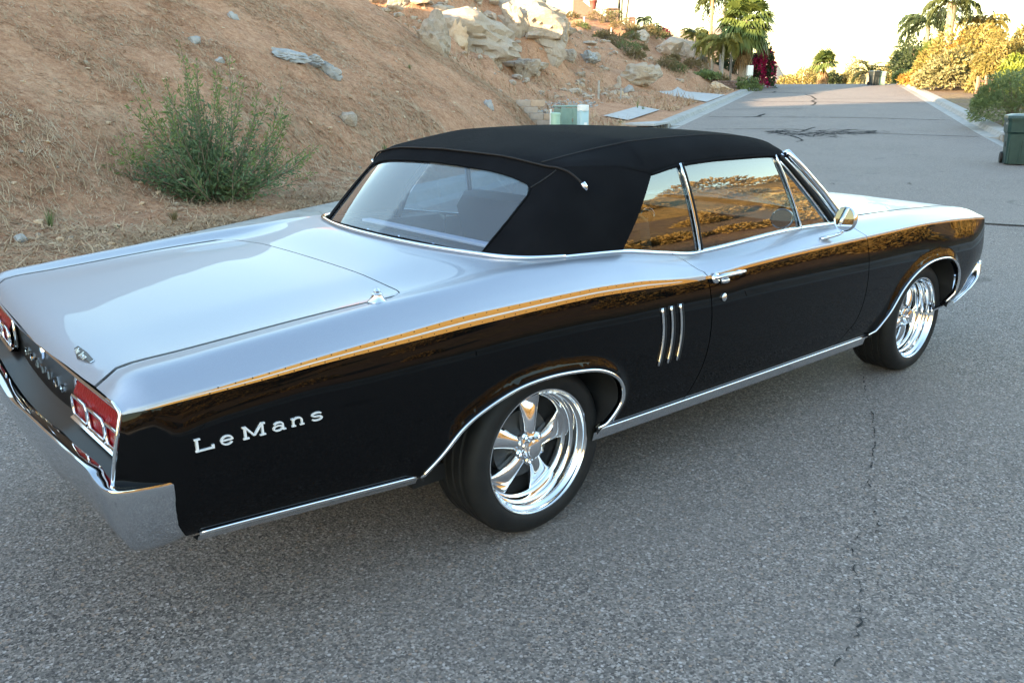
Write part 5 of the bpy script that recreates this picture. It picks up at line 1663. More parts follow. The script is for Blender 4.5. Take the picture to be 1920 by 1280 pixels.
def feather_palm(label, u, vb, D, h, L, nf, ll, m, seed, bm=None, r0=.16, up=1.1, droop=1.7, name='feather_palm', hang=.6, lean=(0, 0), dead=0, z=None, r1=None, group=None):
    r = np.random.default_rng(seed)
    p = at(u, vb, D)
    gz = ground_z(p[0], p[1]); h = max(.3, h + p[2] - gz)
    t = empty(name, (p[0], p[1], gz)); tag(t, label, 'palm', group)
    trunk(h, r0, r1 or r0 * .7, bm or bark_grey, t, lean)
    for i in range(nf):
        az = i * 2.399 + r.uniform(-.3, .3); q_ = i / nf
        v, f = frond_vf(L * r.uniform(.85, 1.1), up - q_ * (up + .25) + r.normal(0, .1), az, droop * r.uniform(.8, 1.15), 26, ll, r, hang, .03)
        add('frond', v, f, m, t, loc=(lean[0], lean[1], h))
    return t
def fan_leaf_vf(rad, n, r, spread=2.5, pet=.8, el=.6, az=0.0, droop=.3):
    v, f = [], []
    ca, sa = math.cos(az), math.sin(az)
    fw = np.array([ca * math.cos(el), sa * math.cos(el), math.sin(el)]); lat = np.array([-sa, ca, 0]); up = np.cross(fw, lat)
    c_ = fw * pet
    tv, tf = tube_vf([(0, 0, 0), tuple(c_ * .5 + np.array([0, 0, .03])), tuple(c_)], .022, 4)
    v += tv; f += tf
    for i in range(n):
        a = (i / (n - 1) - .5) * spread
        d = fw * math.cos(a) + lat * math.sin(a)
        w_ = (lat * math.cos(a) - fw * math.sin(a)) * rad * spread / n * .5
        l = rad * (1 - .22 * abs(a) / (spread / 2)) * r.uniform(.9, 1.08)
        z_ = (up * (.06 if i % 2 else -.03)) * rad
        m_ = c_ + d * l * .6 + z_
        tip = c_ + d * l + np.array([0, 0, -droop * rad * r.uniform(.4, 1.2)])
        b = len(v)
        v += [tuple(c_), tuple(m_ - w_), tuple(tip), tuple(m_ + w_)]
        f += [(b, b + 1, b + 3), (b + 1, b + 2, b + 3)]
    return v, f
def fan_palm(label, u, vb, D, h, rad, nl, m, seed, bm=None, r0=.25, r1=.2, skirt=0, pet=.8, name='fan_palm', cat='palm', low=-.6):
    r = np.random.default_rng(seed)
    p = at(u, vb, D)
    gz = ground_z(p[0], p[1]); h = max(.3, h + p[2] - gz)
    t = empty(name, (p[0], p[1], gz)); tag(t, label, cat)
    trunk(h, r0, r1, bm or bark, t)
    for i in range(nl):
        az = i * 2.399 + r.uniform(-.25, .25); q_ = i / nl
        el = 1.35 - q_ * (1.35 - low) + r.normal(0, .08)
        v, f = fan_leaf_vf(rad * r.uniform(.85, 1.1), 22, r, 3.0, pet * r.uniform(.7, 1.1), el, az, .15 + .35 * q_)
        add('fan_leaf', v, f, m, t, loc=(0, 0, h - .25 * q_))
    for i in range(skirt):
        az = i * 2.399; q_ = i / max(1, skirt)
        v, f = fan_leaf_vf(rad * r.uniform(.6, .9), 12, r, 1.6, .25, -1.25 + r.normal(0, .1), az, .3)
        add('dead_leaf', v, f, lf_dead, t, loc=(0, 0, h - .5 - q_ * min(1.9, h * .5)))
    return t

# --- the leafy shrub on the bank behind the trunk
def near_shrub():
    r = np.random.default_rng(5)
    p = gpx(402, 384)
    t = empty('leafy_shrub', tuple(p)); tag(t, 'tall green leafy shrub with upright shoots on the dirt bank', 'shrub')
    mb = MB(); P, D, Lf, tip = [], [], [], []
    right = np.array([math.sin(YAW), -math.cos(YAW), 0]); away = np.array([math.cos(YAW), math.sin(YAW), 0])
    for i in range(84):
        sp = r.uniform(-1, 1); dp = r.normal(0, .45)
        H = (2.05 - .95 * abs(sp) ** 1.5) * r.uniform(.42, 1.0) 
        out = right * sp * 1.42 + away * dp * .8
        base = right * r.normal(0, .14) + away * r.normal(0, .12)
        up_ = max(.25, H * (1 - .25 * abs(sp)))
        c1 = base + out * .55 + np.array([0, 0, up_ * .34]); c2 = base + out * r.uniform(.85, 1.1) + np.array([0, 0, up_])
        tt_ = np.linspace(0, 1, 9)[:, None]
        path = base * (1 - tt_) ** 2 + 2 * c1 * tt_ * (1 - tt_) + c2 * tt_ ** 2
        path = path + np.cumsum(r.normal(0, .012, (9, 3)), 0)
        mb.tube([tuple(q_) for q_ in path], [.010 * (1 - .75 * k_ / 8) for k_ in range(9)], 4)
        dens = 150
        tk = r.random(dens) ** .8 * .97 + .03
        ctr = np.stack([np.interp(tk, np.linspace(0, 1, 9), path[:, k_]) for k_ in range(3)], -1)
        tang = unit(path[-1] - path[0])
        side = unit(r.normal(0, 1, (dens, 3)))
        off = side * (r.random((dens, 1)) ** .7) * (.13 * (1 - tk[:, None]) + .035)
        P.append(ctr + off); D.append(unit(side * .8 + tang * .7 + r.normal(0, .25, (dens, 3)))); Lf.append((.030 + .035 * (1 - tk)) * r.lognormal(0, .3, dens)); tip.append(tk > .80)
    P, D, Lf, tip = np.concatenate(P), np.concatenate(D), np.concatenate(Lf), np.concatenate(tip)
    P[:, 2] = np.maximum(P[:, 2], -.02 + .5 * (P @ away))
    mb.obj('stems', twig, t)
    tip = tip | (fbm(P[:, 0] * 2.5, P[:, 2] * 2.5 + P[:, 1], 3, 8) > .30)
    for q_, m, nm in ((~tip, lf_shrub, 'foliage'), (tip, lf_tip, 'young_shoots')):
        v, f = leaf_mesh(P[q_], D[q_], Lf[q_] * 1.35, Lf[q_] * .42, 3, bend=.12)
        add(nm, v, f, m, t)
near_shrub()
def tuft(label, u, v, hpx, wpx, n, m, seed, name='weed_tuft', cat='weed', group=None):
    r = np.random.default_rng(seed)
    p = gpx(u, v); Dd = dist(p); h, w = hpx * Dd / FPX, wpx * Dd / FPX
    V, F = [], []
    for i in range(n):
        a = r.uniform(0, 6.28); l = h * r.uniform(.5, 1.05); o = w * .5 * r.random()
        b0 = np.array([math.cos(a) * o * .3, math.sin(a) * o * .3, 0]); d = np.array([math.cos(a), math.sin(a), 0])
        s_ = np.array([-d[1], d[0], 0]) * max(.003, w * .02)
        m1 = b0 + d * o * .5 + np.array([0, 0, l * .6]); tp_ = b0 + d * o * 1.1 + np.array([0, 0, l])
        b = len(V); V += [b0 - s_, b0 + s_, m1 + s_ * .8, m1 - s_ * .8, tp_]; F += [(b, b + 1, b + 2, b + 3), (b + 3, b + 2, b + 4)]
    o = add(name, [tuple(q_) for q_ in V], F, m, loc=tuple(p))
    return tag(o, label, cat, group)
tuft('small green grass tuft on the dirt at the far left', 97, 438, 34, 24, 46, lf_weed, 1)
tuft('small green weed on the bank left of the soft top', 722, 280, 16, 20, 40, lf_weed, 2)
tuft('low green weed at the dirt edge beyond the trunk', 222, 434, 10, 20, 40, lf_dark, 3)
tuft('reddish dry weed on the dirt beyond the trunk', 328, 424, 20, 26, 60, lf_brush, 4)
tuft('yellow green weed high on the near bank', 768, 136, 10, 14, 30, lf_weed, 5)
tuft('green weed spike beyond the utility boxes', 1195, 205, 22, 8, 26, lf_weed, 6)
tuft('low green weed on the flat dirt near the drain apron', 1206, 208, 8, 14, 30, lf_weed, 7)
tuft('tiny weed right of the utility boxes', 1165, 232, 8, 22, 40, lf_weed, 8)

# --- utility boxes and block wall
def ubox(name, label, u, D, w, d, ztop, m, cat='utility box', rz=.35, lid=None):
    p = at(u, 300, D); g0 = ground_z(p[0], p[1])
    t = empty(name, (p[0], p[1], g0), YAW + rz); tag(t, label, cat)
    h = ztop - g0
    return t, h
t, h = ubox('utility_cabinet', 'sage green metal utility cabinet behind the soft top', 1065, 25.5, .7, .6, 1.24, util_green)
mb = MB(); mb.box((0, 0, h / 2 - .05), (.55, .74, h + .06 - .1), 0, .02); mb.obj('housing', util_green, t)
mb = MB(); mb.box((-.283, .185, h / 2), (.012, .35, h * .86), 0, .004); mb.obj('door', util_green, t)
mb = MB(); mb.box((-.283, -.18, h / 2), (.012, .35, h * .86), 0, .004); mb.obj('door', util_green, t)
mb = MB(); mb.box((0, 0, h - .02), (.60, .80, .05), 0, .02); mb.obj('roof', util_green, t)
mb = MB(); mb.box((-.295, .01, h * .55), (.02, .03, .10), 0, .004); mb.obj('handle', chrome_soft, t)
t, h = ubox('cable_pedestal', 'pale green round cable pedestal left of the cabinet', 1040.5, 24.6, .3, .3, 1.06, util_pale)
v, f = lathe_vf([(.135, -.1), (.135, h - .07), (.145, h - .07), (.145, h - .02), (.12, h), (.0005, h + .005)], 20, 'z'); add('post', v, f, util_pale, t, True, auto=40)
v, f = lathe_vf([(.15, .0), (.15, .10), (.136, .11)], 20, 'z'); add('collar', v, f, util_pale, t, True, auto=40)
t, h = ubox('tall_pedestal', 'blue grey pedestal with white cap right of the cabinet', 1091, 24.6, .3, .3, 1.27, util_blue)
mb = MB(); mb.box((0, 0, h / 2 - .06), (.26, .27, h - .12), 0, .03); mb.obj('post', util_blue, t, True, 40)
v, f = lathe_vf([(.16, h - .16), (.165, h - .10), (.165, h - .015), (.15, h), (.0005, h + .004)], 20, 'z'); add('cap', v, f, white_p, t, True, auto=40)
mb = MB(); mb.box((-.134, -.03, h * .42), (.006, .10, .22)); mb.obj('sticker', white_p, t)
t, h = ubox('marker_pipe', 'thin white marker pipe beside the pale green pedestal', 1031.5, 25.2, .1, .1, 1.12, white_p, 'pipe')
MB().tube([(0, 0, -.1), (0, 0, h)], .028, 10).obj('pipe', white_p, t, True, 40)
MB().tube([(0, 0, h), (0, 0, h + .03)], [.034, .034], 10).obj('pipe_cap', white_p, t, True, 40)
wp = at(1026, 300, 26.5)
wall = empty('block_retaining_wall', (wp[0], wp[1], ground_z(wp[0], wp[1]) - .1), YAW + R(90)); tag(wall, 'stepped retaining wall of tan concrete blocks left of the utility boxes', 'wall')
r_ = np.random.default_rng(3)
proto_b = {}
for c_ in range(5):
    nb = [6, 6, 5, 4, 2][c_]
    for i in range(nb):
        k_ = (c_ * 3 + i * 5) % 2
        if k_ not in proto_b:
            mb = MB(); mb.box((0, 0, 0), (.435, .28, .19), 0, .012)
            o = mb.obj('block', [block_a, block_b][k_], wall); proto_b[k_] = o
        else:
            o = proto_b[k_].copy(); COL.objects.link(o); o.parent = wall
        # runs to the left of the cabinet, stepping back at each course
        o.location = (-.1 + i * .445 + (.22 if c_ % 2 else 0) + (.4 * (c_ > 2)) - .0, -.02 * c_ + r_.normal(0, .006), .10 + c_ * .2)
        o.rotation_euler = (0, 0, r_.normal(0, .02))
def stake(label, u, v, hpx, wpx, m, lean=0.0):
    p = gpx(u, v); Dd = dist(p)
    o = MB().tube([(0, 0, -.1), (lean, 0, hpx * Dd / FPX)], wpx * Dd / FPX / 2, 8).obj('survey_stake', m, loc=tuple(p))
    return tag(o, label, 'stake')
stake('grey metal stake standing in the dirt left of the stone pile', 1122, 187, 31, 4, bark_grey)
stake('short grey stake in front of the stone pile', 1163, 188, 18, 3, bark_grey, .05)
stake('white stake on the brushy slope below the ridge wall', 1095, 52, 10, 2, white_p)
stake('second white stake lower on the brushy slope, under the pillar', 1146, 66, 14, 2, white_p)

# --- dry brush on the rear slope
BRUSH = [(1075, 30, 60, 26), (1105, 22, 60, 28), (1060, 12, 50, 26), (1125, 48, 50, 22), (1090, 55, 30, 10), (1135, 34, 46, 24), (1040, 10, 50, 20), (1150, 52, 46, 22), (1165, 62, 40, 16),
        (1155, 92, 36, 16), (1175, 104, 44, 18), (1190, 112, 30, 14), (1138, 72, 30, 14), (1128, 66, 26, 10), (1200, 96, 26, 10), (1250, 128, 34, 18), (1268, 134, 34, 16), (1262, 112, 20, 9), (1296, 128, 30, 16), (1182, 84, 30, 14), (1215, 78, 34, 18), (1072, 40, 26, 12), (1230, 84, 30, 16)]
def brush_label(i):
    rows = [('top', 0, 45), ('middle', 45, 88), ('lowest', 88, 999)]
    for nm, a, b in rows:
        if a <= BRUSH[i][1] < b:
            ids = sorted([j for j in range(len(BRUSH)) if a <= BRUSH[j][1] < b], key=lambda j: BRUSH[j][0])
            k_ = ids.index(i)
            word = ['leftmost', 'second from left', 'third from left', 'fourth from left', 'fifth from left', 'sixth from left', 'seventh from left', 'eighth from left', 'ninth from left', 'tenth from left', 'eleventh from left'][k_]
            return '%s brush clump on the rocky slope, %s of the %s row' % (['Dry olive', 'Greenish', 'Dry olive'][i % 3].lower(), word, nm)
for i, (u, v, w, h) in enumerate(BRUSH):
    p = gpx(u, v); Dd = dist(p)
    bush('dry_brush_clump', brush_label(i), tuple(p), w * Dd / FPX / 2, w * Dd / FPX / 2, h * Dd / FPX * .8, 700, .16, [lf_brush, lf_green, lf_brush][i % 3], 300 + i, cat='brush', group='dry brush on the rocky slope', m2=lf_brush, frac2=.4, wr=.25)

# --- ridge house garden: wall, pillars, pots, palms
def ridge_at(u, v, D): return at(u, v, D)
def masonry(name, label, u0, u1, vt, vb, D, m, thick, cat, cap=None):
    a, b = at(u0, vb, D), at(u1, vb, D)
    w = math.hypot(b[0] - a[0], b[1] - a[1]); h = (vb - vt) * D / FPX
    c_ = (a + b) / 2
    t = empty(name, (c_[0], c_[1], c_[2])); tag(t, label, cat)
    t.rotation_euler = (0, 0, math.atan2(b[1] - a[1], b[0] - a[0]))
    return t, w, h
for (u0, u1, vt, vb, lb) in ((1136, 1160, 22, 42, 'stone gate pillar with peaked cap on the ridge, the larger one'), (1177, 1191, 38, 56, 'smaller stone pillar farther down the ridge wall')):
    t, w, h = masonry('stone_pillar', lb, u0, u1, vt, vb, 82, stone_wall_m, 1, 'pillar')
    rr3 = np.random.default_rng(int(u0))
    for c_ in range(5):
        for i in range(3):
            mb = MB(); mb.box((-w / 2 + w / 6 + i * w / 3 + rr3.normal(0, .02), 0, (c_ + .5) * h / 5), (w / 3 * .94, w * .94 + rr3.normal(0, .03), h / 5 * .92), 0, .03)
            mb.obj('stone', stone_wall_m, t)
    mb = MB(); mb.box((0, 0, -.6), (w * .9, w * .9, 2 * h), 0, 0); mb.obj('core', stone_wall_m, t)
    mb = MB(); b_ = w * .58; mb.raw([(-b_, -b_, h), (b_, -b_, h), (b_, b_, h), (-b_, b_, h), (-b_ * .5, 0, h * 1.18), (b_ * .5, 0, h * 1.18)], [(0, 1, 5, 4), (1, 2, 5), (2, 3, 4, 5), (3, 0, 4), (3, 2, 1, 0)])
    mb.obj('cap', stucco, t)
def ridge_wall(pts, D):
    root = empty('garden_wall', tuple(at(*pts[0][:2], D))); tag(root, 'pink stucco garden wall stepping down the ridge', 'wall')
    inv = Vector(root.location)
    for i in range(len(pts) - 1):
        a, b = at(pts[i][0], pts[i][1], D), at(pts[i + 1][0], pts[i + 1][1], D)
        v = []
        back = np.array([math.cos(YAW), math.sin(YAW), 0]) * .3
        for q_ in (a, b):
            for dz in (-5.0, 0):
                for bk in (0, 1): v.append(tuple(Vector(q_ + back * bk + np.array([0, 0, dz])) - inv))
        add('wall_section', v, [(0, 4, 6, 2), (2, 6, 7, 3), (1, 3, 7, 5), (0, 2, 3, 1), (4, 5, 7, 6)], stucco, root)
ridge_wall([(1075, -12), (1112, 18), (1138, 34), (1160, 40), (1178, 50), (1200, 62), (1216, 68)], 83)
for i, (u, v, lb) in enumerate(((1092, 1.5, 'red clay pot on the ridge wall, left one'), (1112, 17.6, 'red clay pot on the ridge wall, right one'))):
    p = at(u, v, 83.15); k_ = 82 / FPX
    v_, f_ = lathe_vf([(.001, 0), (4.5 * k_, 0), (6 * k_, 7 * k_), (7 * k_, 12 * k_), (7.6 * k_, 12.5 * k_), (7.6 * k_, 15 * k_), (6 * k_, 15 * k_), (5 * k_, 12 * k_)], 16, 'z')
    tag(add('clay_pot', v_, f_, pot_red, smooth=True, auto=40, loc=tuple(p)), lb, 'pot')
feather_palm('tall thin palm on the ridge nearest the big pillar, trunk grey', 1160, 42, 86, 5.2, 2.6, 14, .9, lf_dkpalm, 401, bm=bark_dark, r0=.14, droop=2.2, hang=1.0)
feather_palm('tall thin dark palm on the ridge, middle of three', 1165, 46, 88, 5.6, 2.6, 12, .9, lf_dkpalm, 402, bm=bark_dark, r0=.10, droop=2.2, hang=1.0)
feather_palm('tall thin leaning palm on the ridge, rightmost of three', 1172, 48, 90, 5.6, 2.8, 14, .9, lf_dkpalm, 403, bm=bark_dark, r0=.10, droop=2.2, hang=1.0, lean=(.5, -.4))
feather_palm('small drooping palm at the end of the ridge wall', 1207, 62, 84, 1.1, 1.0, 14, .4, lf_dkpalm, 404, r0=.12, droop=2.2, hang=.8)
bush_px('garden_bush', 'dark green bush beside the small ridge palm', 1228, 70, 34, 20, 84, 900, .2, lf_dark, 411)
bush_px('garden_bush', 'magenta flowering bush at the end of the ridge', 1246, 76, 18, 20, 84, 700, .18, lf_boug, 412)
bush_px('garden_bush', 'olive bush low on the ridge right of the pampas grass', 1232, 84, 50, 20, 82, 1100, .2, lf_brush, 413)
tuft('pale pampas grass clump below the smaller pillar', 1191, 78, 30, 44, 420, lf_brush, 414, 'pampas_grass', 'grass')

# --- palms and garden at the left kerb
fan_palm('largest fan palm with yellow green crown beside the left kerb', 1390, 160, 66, 4.5, 1.45, 54, lf_palm, 421, bark, .32, .24, skirt=20, pet=1.2, low=-.9)
feather_palm('tall feather palm behind the large fan palm', 1350, 150, 74, 6.2, 3.0, 22, 1.0, lf_queen, 422, r0=.16, droop=2.0, hang=.9)
feather_palm('tall tan trunked palm left of the large fan palm', 1327, 145, 72, 6.0, .55, 12, .3, lf_palm, 423, bm=bark_tan, r0=.15, r1=.12, droop=1.6)
feather_palm('grey trunked feather palm nearest the planter, drooping', 1352, 158, 64, 2.7, 1.8, 13, .75, lf_yellow, 424, r0=.11, droop=2.2, hang=1.1)
feather_palm('grey trunked feather palm left of the planter', 1333, 156, 66, 2.7, 1.7, 12, .7, lf_yellow, 425, r0=.11, droop=2.1, hang=1.0)
feather_palm('small feather palm left end of the kerbside palm group', 1300, 128, 76, 2.6, 1.3, 16, .6, lf_queen, 426, r0=.12, droop=1.6)
feather_palm('yellowish young palm between the left end palm and the tan trunk', 1313, 130, 78, 2.4, 1.4, 16, .6, lf_palm, 427, r0=.12, droop=1.7)
feather_palm('slim feather palm right of the grey trunks', 1368, 158, 70, 2.9, 1.6, 11, .7, lf_yellow, 428, r0=.10, droop=2.1, hang=1.0)
bush_px('bougainvillea', 'magenta bougainvillea hedge beside the fan palm', 1428, 158, 46, 62, 69, 5200, .17, lf_dark, 431, m2=lf_boug, frac2=.42, cat='bush', wr=.7)
bush_px('hedge', 'dark green hedge behind the kerbside palms', 1375, 150, 90, 50, 80, 2600, .22, lf_dark, 432)
bush_px('hedge', 'golden hedge behind the left end palm', 1308, 126, 50, 40, 88, 1500, .22, lf_gold, 433)
bush_px('ground_cover', 'low green ground cover spilling left of the planter wall', 1322, 158, 60, 20, 62, 1800, .15, lf_green, 434)
bush_px('ground_cover', 'low green plants at the foot of the fan palm', 1400, 164, 56, 14, 64, 1500, .15, lf_green, 435)
bush_px('ground_cover', 'olive ground cover on top of the planter wall', 1352, 156, 40, 12, 63, 900, .15, lf_brush, 436)
pw = at(1356, 170, 61)
t = empty('planter_wall', tuple(pw), YAW - R(90) - .5); tag(t, 'low planter wall of reddish stones by the tan rock', 'wall')
rr3 = np.random.default_rng(8)
for c_ in range(4):
    for i in range(7):
        mb = MB(); mb.box((-.75 + i * .235 + (.1 if c_ % 2 else 0), rr3.normal(0, .02), .08 + c_ * .16), (.225, .3, .15), 0, .03)
        mb.obj('stone', stone_wall_m, t)
mp = at(1404, 155, 64.5)
mdz = mp[2] - ground_z(mp[0], mp[1])
t = empty('mailbox_post', (mp[0], mp[1], mp[2] - mdz), YAW - R(90)); tag(t, 'white box on a short white post in front of the fan palm', 'mailbox')
k_ = dist(mp) / FPX
mb = MB(); mb.box((0, 0, (11 * k_ + mdz) / 2), (5 * k_, 4 * k_, 11 * k_ + mdz), 0, .01); mb.obj('post', white_p, t)
mb = MB(); mb.box((0, 0, 19.5 * k_ + mdz), (10 * k_, 9 * k_, 17 * k_), 0, .02); mb.obj('box', white_p, t)

# --- over the crest
def wheelie(label, pos, rz, h, m, wheels=True, marks=True):
    t = empty('wheeled_bin', pos, rz); tag(t, label, 'bin')
    w, d = h * .56, h * .66
    def taper(z0, z1, w0, d0, w1, d1, c=.06):
        def ring(z, w_, d_):
            return [(-w_ / 2 + c, -d_ / 2, z), (w_ / 2 - c, -d_ / 2, z), (w_ / 2, -d_ / 2 + c, z), (w_ / 2, d_ / 2 - c, z), (w_ / 2 - c, d_ / 2, z), (-w_ / 2 + c, d_ / 2, z), (-w_ / 2, d_ / 2 - c, z), (-w_ / 2, -d_ / 2 + c, z)]
        v = ring(z0, w0, d0) + ring(z1, w1, d1)
        return v, [(i, (i + 1) % 8, 8 + (i + 1) % 8, 8 + i) for i in range(8)] + [tuple(range(7, -1, -1)), tuple(range(8, 16))]
    mb = MB(); mb.raw(*taper(.02, h * .60, w * .80, d * .74, w * .90, d * .86)); mb.raw(*taper(h * .60, h * .635, w * .90, d * .86, w * .98, d * .94)); mb.raw(*taper(h * .635, h * .86, w * .98, d * .94, w, d))
    mb.obj('body', m, t, True, 35)
    for sx in (-.36, 0, .36):
        mb = MB(); mb.box((sx * w, -d * .405, h * .30), (w * .05, .03, h * .56), 0, .008); o = mb.obj('rib', m, t)
    mb = MB(); mb.raw(*taper(h * .86, h * .90, w * 1.06, d * 1.05, w * 1.07, d * 1.06)); mb.obj('rim', m, t, True, 35)
    mb = MB(); mb.raw(*taper(h * .902, h * .95, w * 1.09, d * 1.09, w * 1.06, d * 1.05)); mb.raw(*taper(h * .95, h * .985, w * 1.06, d * 1.05, w * .7, d * .7)); mb.obj('lid', m, t, True, 35)
    MB().tube([(-w * .4, d * .56, h * .86), (w * .4, d * .56, h * .86)], .016, 8).obj('handle', m, t, True)
    if wheels:
        for sx in (-1, 1):
            v, f = lathe_vf([(.0005, -.03), (.12, -.03), (.13, -.02), (.13, .02), (.12, .03), (.0005, .03)], 20)
            o = add('wheel', [(q_[1], q_[0], q_[2]) for q_ in v], f, rubber, t, True, auto=40, loc=(sx * w * .44, d * .36, .13))
    if marks:
        def M(u_, w_, h_): return (w * .05 + u_ * .07, -d * .477 - h_ - .003, h * .70 + w_ * .08)
        v, f = stroke_mesh([arc(.5, .5, .45, .5, 20, 150, 8), arc(.5, .5, .45, .5, 170, 270, 8), arc(.5, .5, .45, .5, 285, 370, 8)], .30, M, .001)
        add('pale_emblem', v, f, white_p, t)
        mb = MB(); mb.box((-w * .497, -d * .12, h * .80), (.008, .06, .05)); mb.obj('side_sticker', white_p, t)
        mb = MB(); mb.box((-w * .43, -.05, h * .40), (.03, .10, .12), 0, .006); mb.obj('latch', bin_dark, t)
    return t
bp = on_ground(1904, 309)
wheelie('big green wheeled bin at the right edge of the road', tuple(bp), YAW - R(90) - R(22), 1.10, bin_green)
bp = on_ground(1637, 160)
wheelie('dark wheeled bin on the crest, front one', tuple(bp), YAW - R(90) + .25, 1.10, bin_dark, marks=False)
bp2 = on_ground(1653, 160)
wheelie('grey wheeled bin on the crest, partly hidden behind the dark one', (bp2[0] + .35, bp2[1] + .25, bp2[2]), YAW - R(90) - .2, 1.05, util_green, marks=False)
fan_palm('skirted fan palm beyond the crest, left of the date palm', 1540, 172, 112, 3.3, 1.35, 26, lf_palm, 441, bark_tan, .20, .18, skirt=60, pet=.75, low=-.35)
feather_palm('dark date palm with arching fronds beyond the crest', 1627, 160, 104, 1.3, 2.5, 30, .6, lf_dark, 442, bm=bark, r0=.30, up=1.25, droop=1.9, hang=.25)  # dark leaf colour carries the palm's backlit shade
for i, (u, v, w, h, D, m, lb) in enumerate([(1478, 168, 46, 22, 130, lf_gold, 'pale gold bush far beyond the crest at left'), (1510, 168, 44, 34, 126, lf_gold, 'yellow bush just left of the skirted palm'), (1559, 166, 28, 28, 118, lf_dark, 'dark round bush right of the skirted palm'),
        (1586, 166, 34, 24, 120, lf_gold, 'golden bush between the two crest palms'), (1606, 166, 30, 26, 112, lf_pale, 'pale bush left of the date palm'), (1655, 162, 40, 34, 116, lf_gold, 'golden bush behind the crest bins'), (1525, 162, 20, 44, 134, lf_pale, 'thin pale bush behind the skirted palm'),
        (1598, 160, 40, 44, 138, lf_pale, 'hazy pale tree behind the golden bushes'), (1672, 160, 26, 50, 122, lf_gold, 'weeping yellow bush right of the crest bins')]):
    bush_px('far_bush', lb, u, v, w, h, D, 1100, .28, m, 450 + i)

# --- right side garden
bush_px('round_bush', 'clipped green mound of a bush behind the big green bin', 1893, 246, 150, 92, 34, 16000, .105, lf_green, 461, m2=lf_weed, frac2=.35, wr=.22, lump=.12)
bush_px('big_bush', 'large pale leafed bush in sunlight at the right kerb', 1782, 176, 120, 62, 62, 9000, .20, lf_pale, 462, m2=lf_gold, frac2=.3, wr=.5)
bush_px('big_bush', 'golden bush rising behind the pale leafed bush', 1815, 150, 130, 77, 70, 8000, .22, lf_gold, 463, m2=lf_orange, frac2=.25)
bush_px('big_bush', 'tall golden bush with drooping leaves right of the pale bush', 1868, 168, 90, 79, 58, 8000, .22, lf_gold, 464, droop=.8, wr=.3)
bush_px('big_bush', 'tall golden tree like bush at the right edge', 1925, 150, 90, 88, 60, 6500, .22, lf_gold, 465, droop=.6, wr=.35)
bush_px('big_bush', 'bright lime green bush above the clipped mound', 1905, 165, 60, 44, 50, 5000, .17, lf_bright, 466)
bush_px('low_bush', 'orange flowering low bush at the right kerb', 1712, 170, 46, 24, 72, 2200, .17, lf_orange, 467)
bush_px('low_bush', 'dark green low bush left of the orange bush', 1692, 162, 34, 24, 80, 1800, .17, lf_green, 468)
bush_px('low_bush', 'dark shrubbery mass under the dark palms', 1715, 145, 90, 60, 88, 3600, .26, lf_dark, 469)
bush_px('low_bush', 'yellow spiky bush under the tall queen palm', 1745, 140, 70, 50, 76, 3000, .24, lf_gold, 470, m2=lf_bright, frac2=.3)
feather_palm('tallest feather palm on the right with thick tan trunk', 1772, 112, 72, 3.9, 2.4, 22, .85, lf_queen, 471, bm=bark, r0=.24, r1=.30, up=1.3, droop=1.9, hang=.9)
feather_palm('dark drooping feather palm left of the tallest right palm', 1733, 108, 80, 2.6, 2.9, 24, .9, lf_dkpalm, 472, bm=bark, r0=.22, droop=2.0, hang=1.0)
feather_palm('golden feather palm behind the sunlit bushes', 1838, 90, 74, 1.5, 2.2, 20, .8, lf_gold, 473, bm=bark, r0=.2, droop=1.9, hang=.8)
feather_palm('pale feather palm low at the left of the right garden', 1697, 130, 96, 1.4, 1.9, 16, .7, lf_palm, 474, bm=bark, r0=.2, droop=1.9, hang=.9)
fan_palm('small dark fan palm left of the right garden', 1681, 146, 92, 1.6, .6, 24, lf_dkpalm, 475, bark, .12, .10, skirt=6, pet=.4)
fan_palm('green fan palm clump among the dark shrubs', 1740, 128, 78, .9, .9, 18, lf_palm, 476, bark, .2, .2, pet=.7)
fp = at(1846, 170, 55)
t = empty('wooden_fence', tuple(fp), YAW - R(90) + .3); tag(t, 'broken reddish wooden fence under the golden bush', 'fence')
for i, (x, h) in enumerate(((-.55, .75), (0, .80), (.36, .62))):
    mb = MB(); mb.box((x, 0, h / 2 - .1), (.15, .15, h + .2), .1 * i, .02); mb.obj('post', wood_red, t)
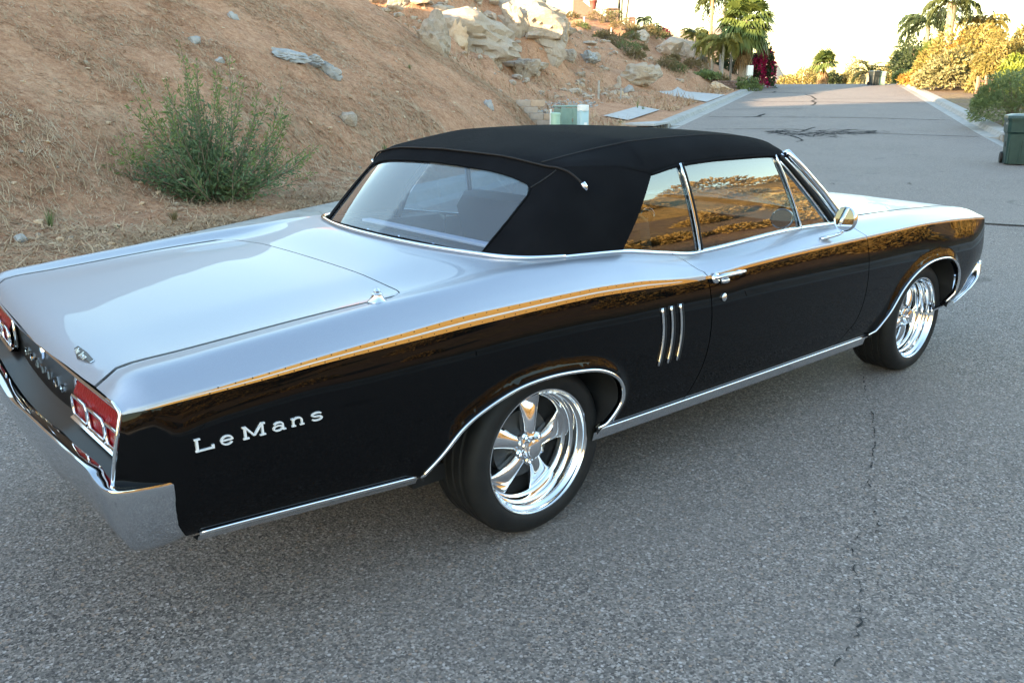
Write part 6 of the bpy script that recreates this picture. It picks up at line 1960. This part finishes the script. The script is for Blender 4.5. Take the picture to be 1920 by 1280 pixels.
for z in (.22, .50):
    mb = MB(); mb.box((-.1, 0, z), (1.0, .06, .12), 0, .015); mb.obj('rail', wood_red, t)
# far hills
def far_hill(name, az0, az1, D, h, m, seed):
    n = 60
    v, f = [], []
    for i in range(n):
        a = YAW - R(az0 + (az1 - az0) * i / (n - 1)); e = math.sin(math.pi * i / (n - 1)) ** .7
        for k_, (dd, hh) in enumerate(((D, -12), (D * 1.1, h * e * (.8 + .5 * float(fbm(i * .15, 0.3, 4, seed) + .3))), (D * 1.4, -12))):
            v.append((CAM[0] + math.cos(a) * dd, CAM[1] + math.sin(a) * dd, hh))
    for i in range(n - 1):
        for k_ in range(2): f.append((i * 3 + k_, i * 3 + k_ + 1, i * 3 + k_ + 4, i * 3 + k_ + 3)[::-1])
    o = add(name, v, f, m, smooth=True); o['kind'] = 'structure'
hill_m = m_noise('distant_hill_rock', (.34, .24, .18), (.46, .34, .26), .05, .95, 0, c3=(.26, .21, .15))
far_hill('distant_hill', 5, 18, 620, 46, hill_m, 5)
far_hill('low_distant_hill', 14, 26, 900, 14, hill_m, 9)
# brush on the opposite slope: only ever seen mirrored in the car
r_ = np.random.default_rng(29)
P, D_, L_ = [], [], []
for i in range(470):
    S, N = r_.uniform(-20, 44), -(7.2 + 42 * r_.random() ** 1.7)
    w = W(S, N, float(right_z(S, N)))
    rad = r_.uniform(.5, 1.5) * (1.5 if r_.random() < .12 else 1) * (1 if N < -13 else .45)
    n = 520
    d = unit(r_.normal(0, 1, (n, 3))); d[:, 2] = np.abs(d[:, 2])
    P.append(np.array(w) + d * rad * r_.uniform(.6, 1, (n, 1)) * np.array([1, 1, .8])); D_.append(unit(d + r_.normal(0, .6, (n, 3)))); L_.append(np.full(n, .15 * rad + .04))
P, D_, L_ = np.concatenate(P), np.concatenate(D_), np.concatenate(L_)
v, f = leaf_mesh(P, D_, L_, L_ * .5, 4)
tag(add('slope_brush', v, f, lf_scrub), 'scrub covering the sunlit slope across the road', 'brush', kind='stuff')
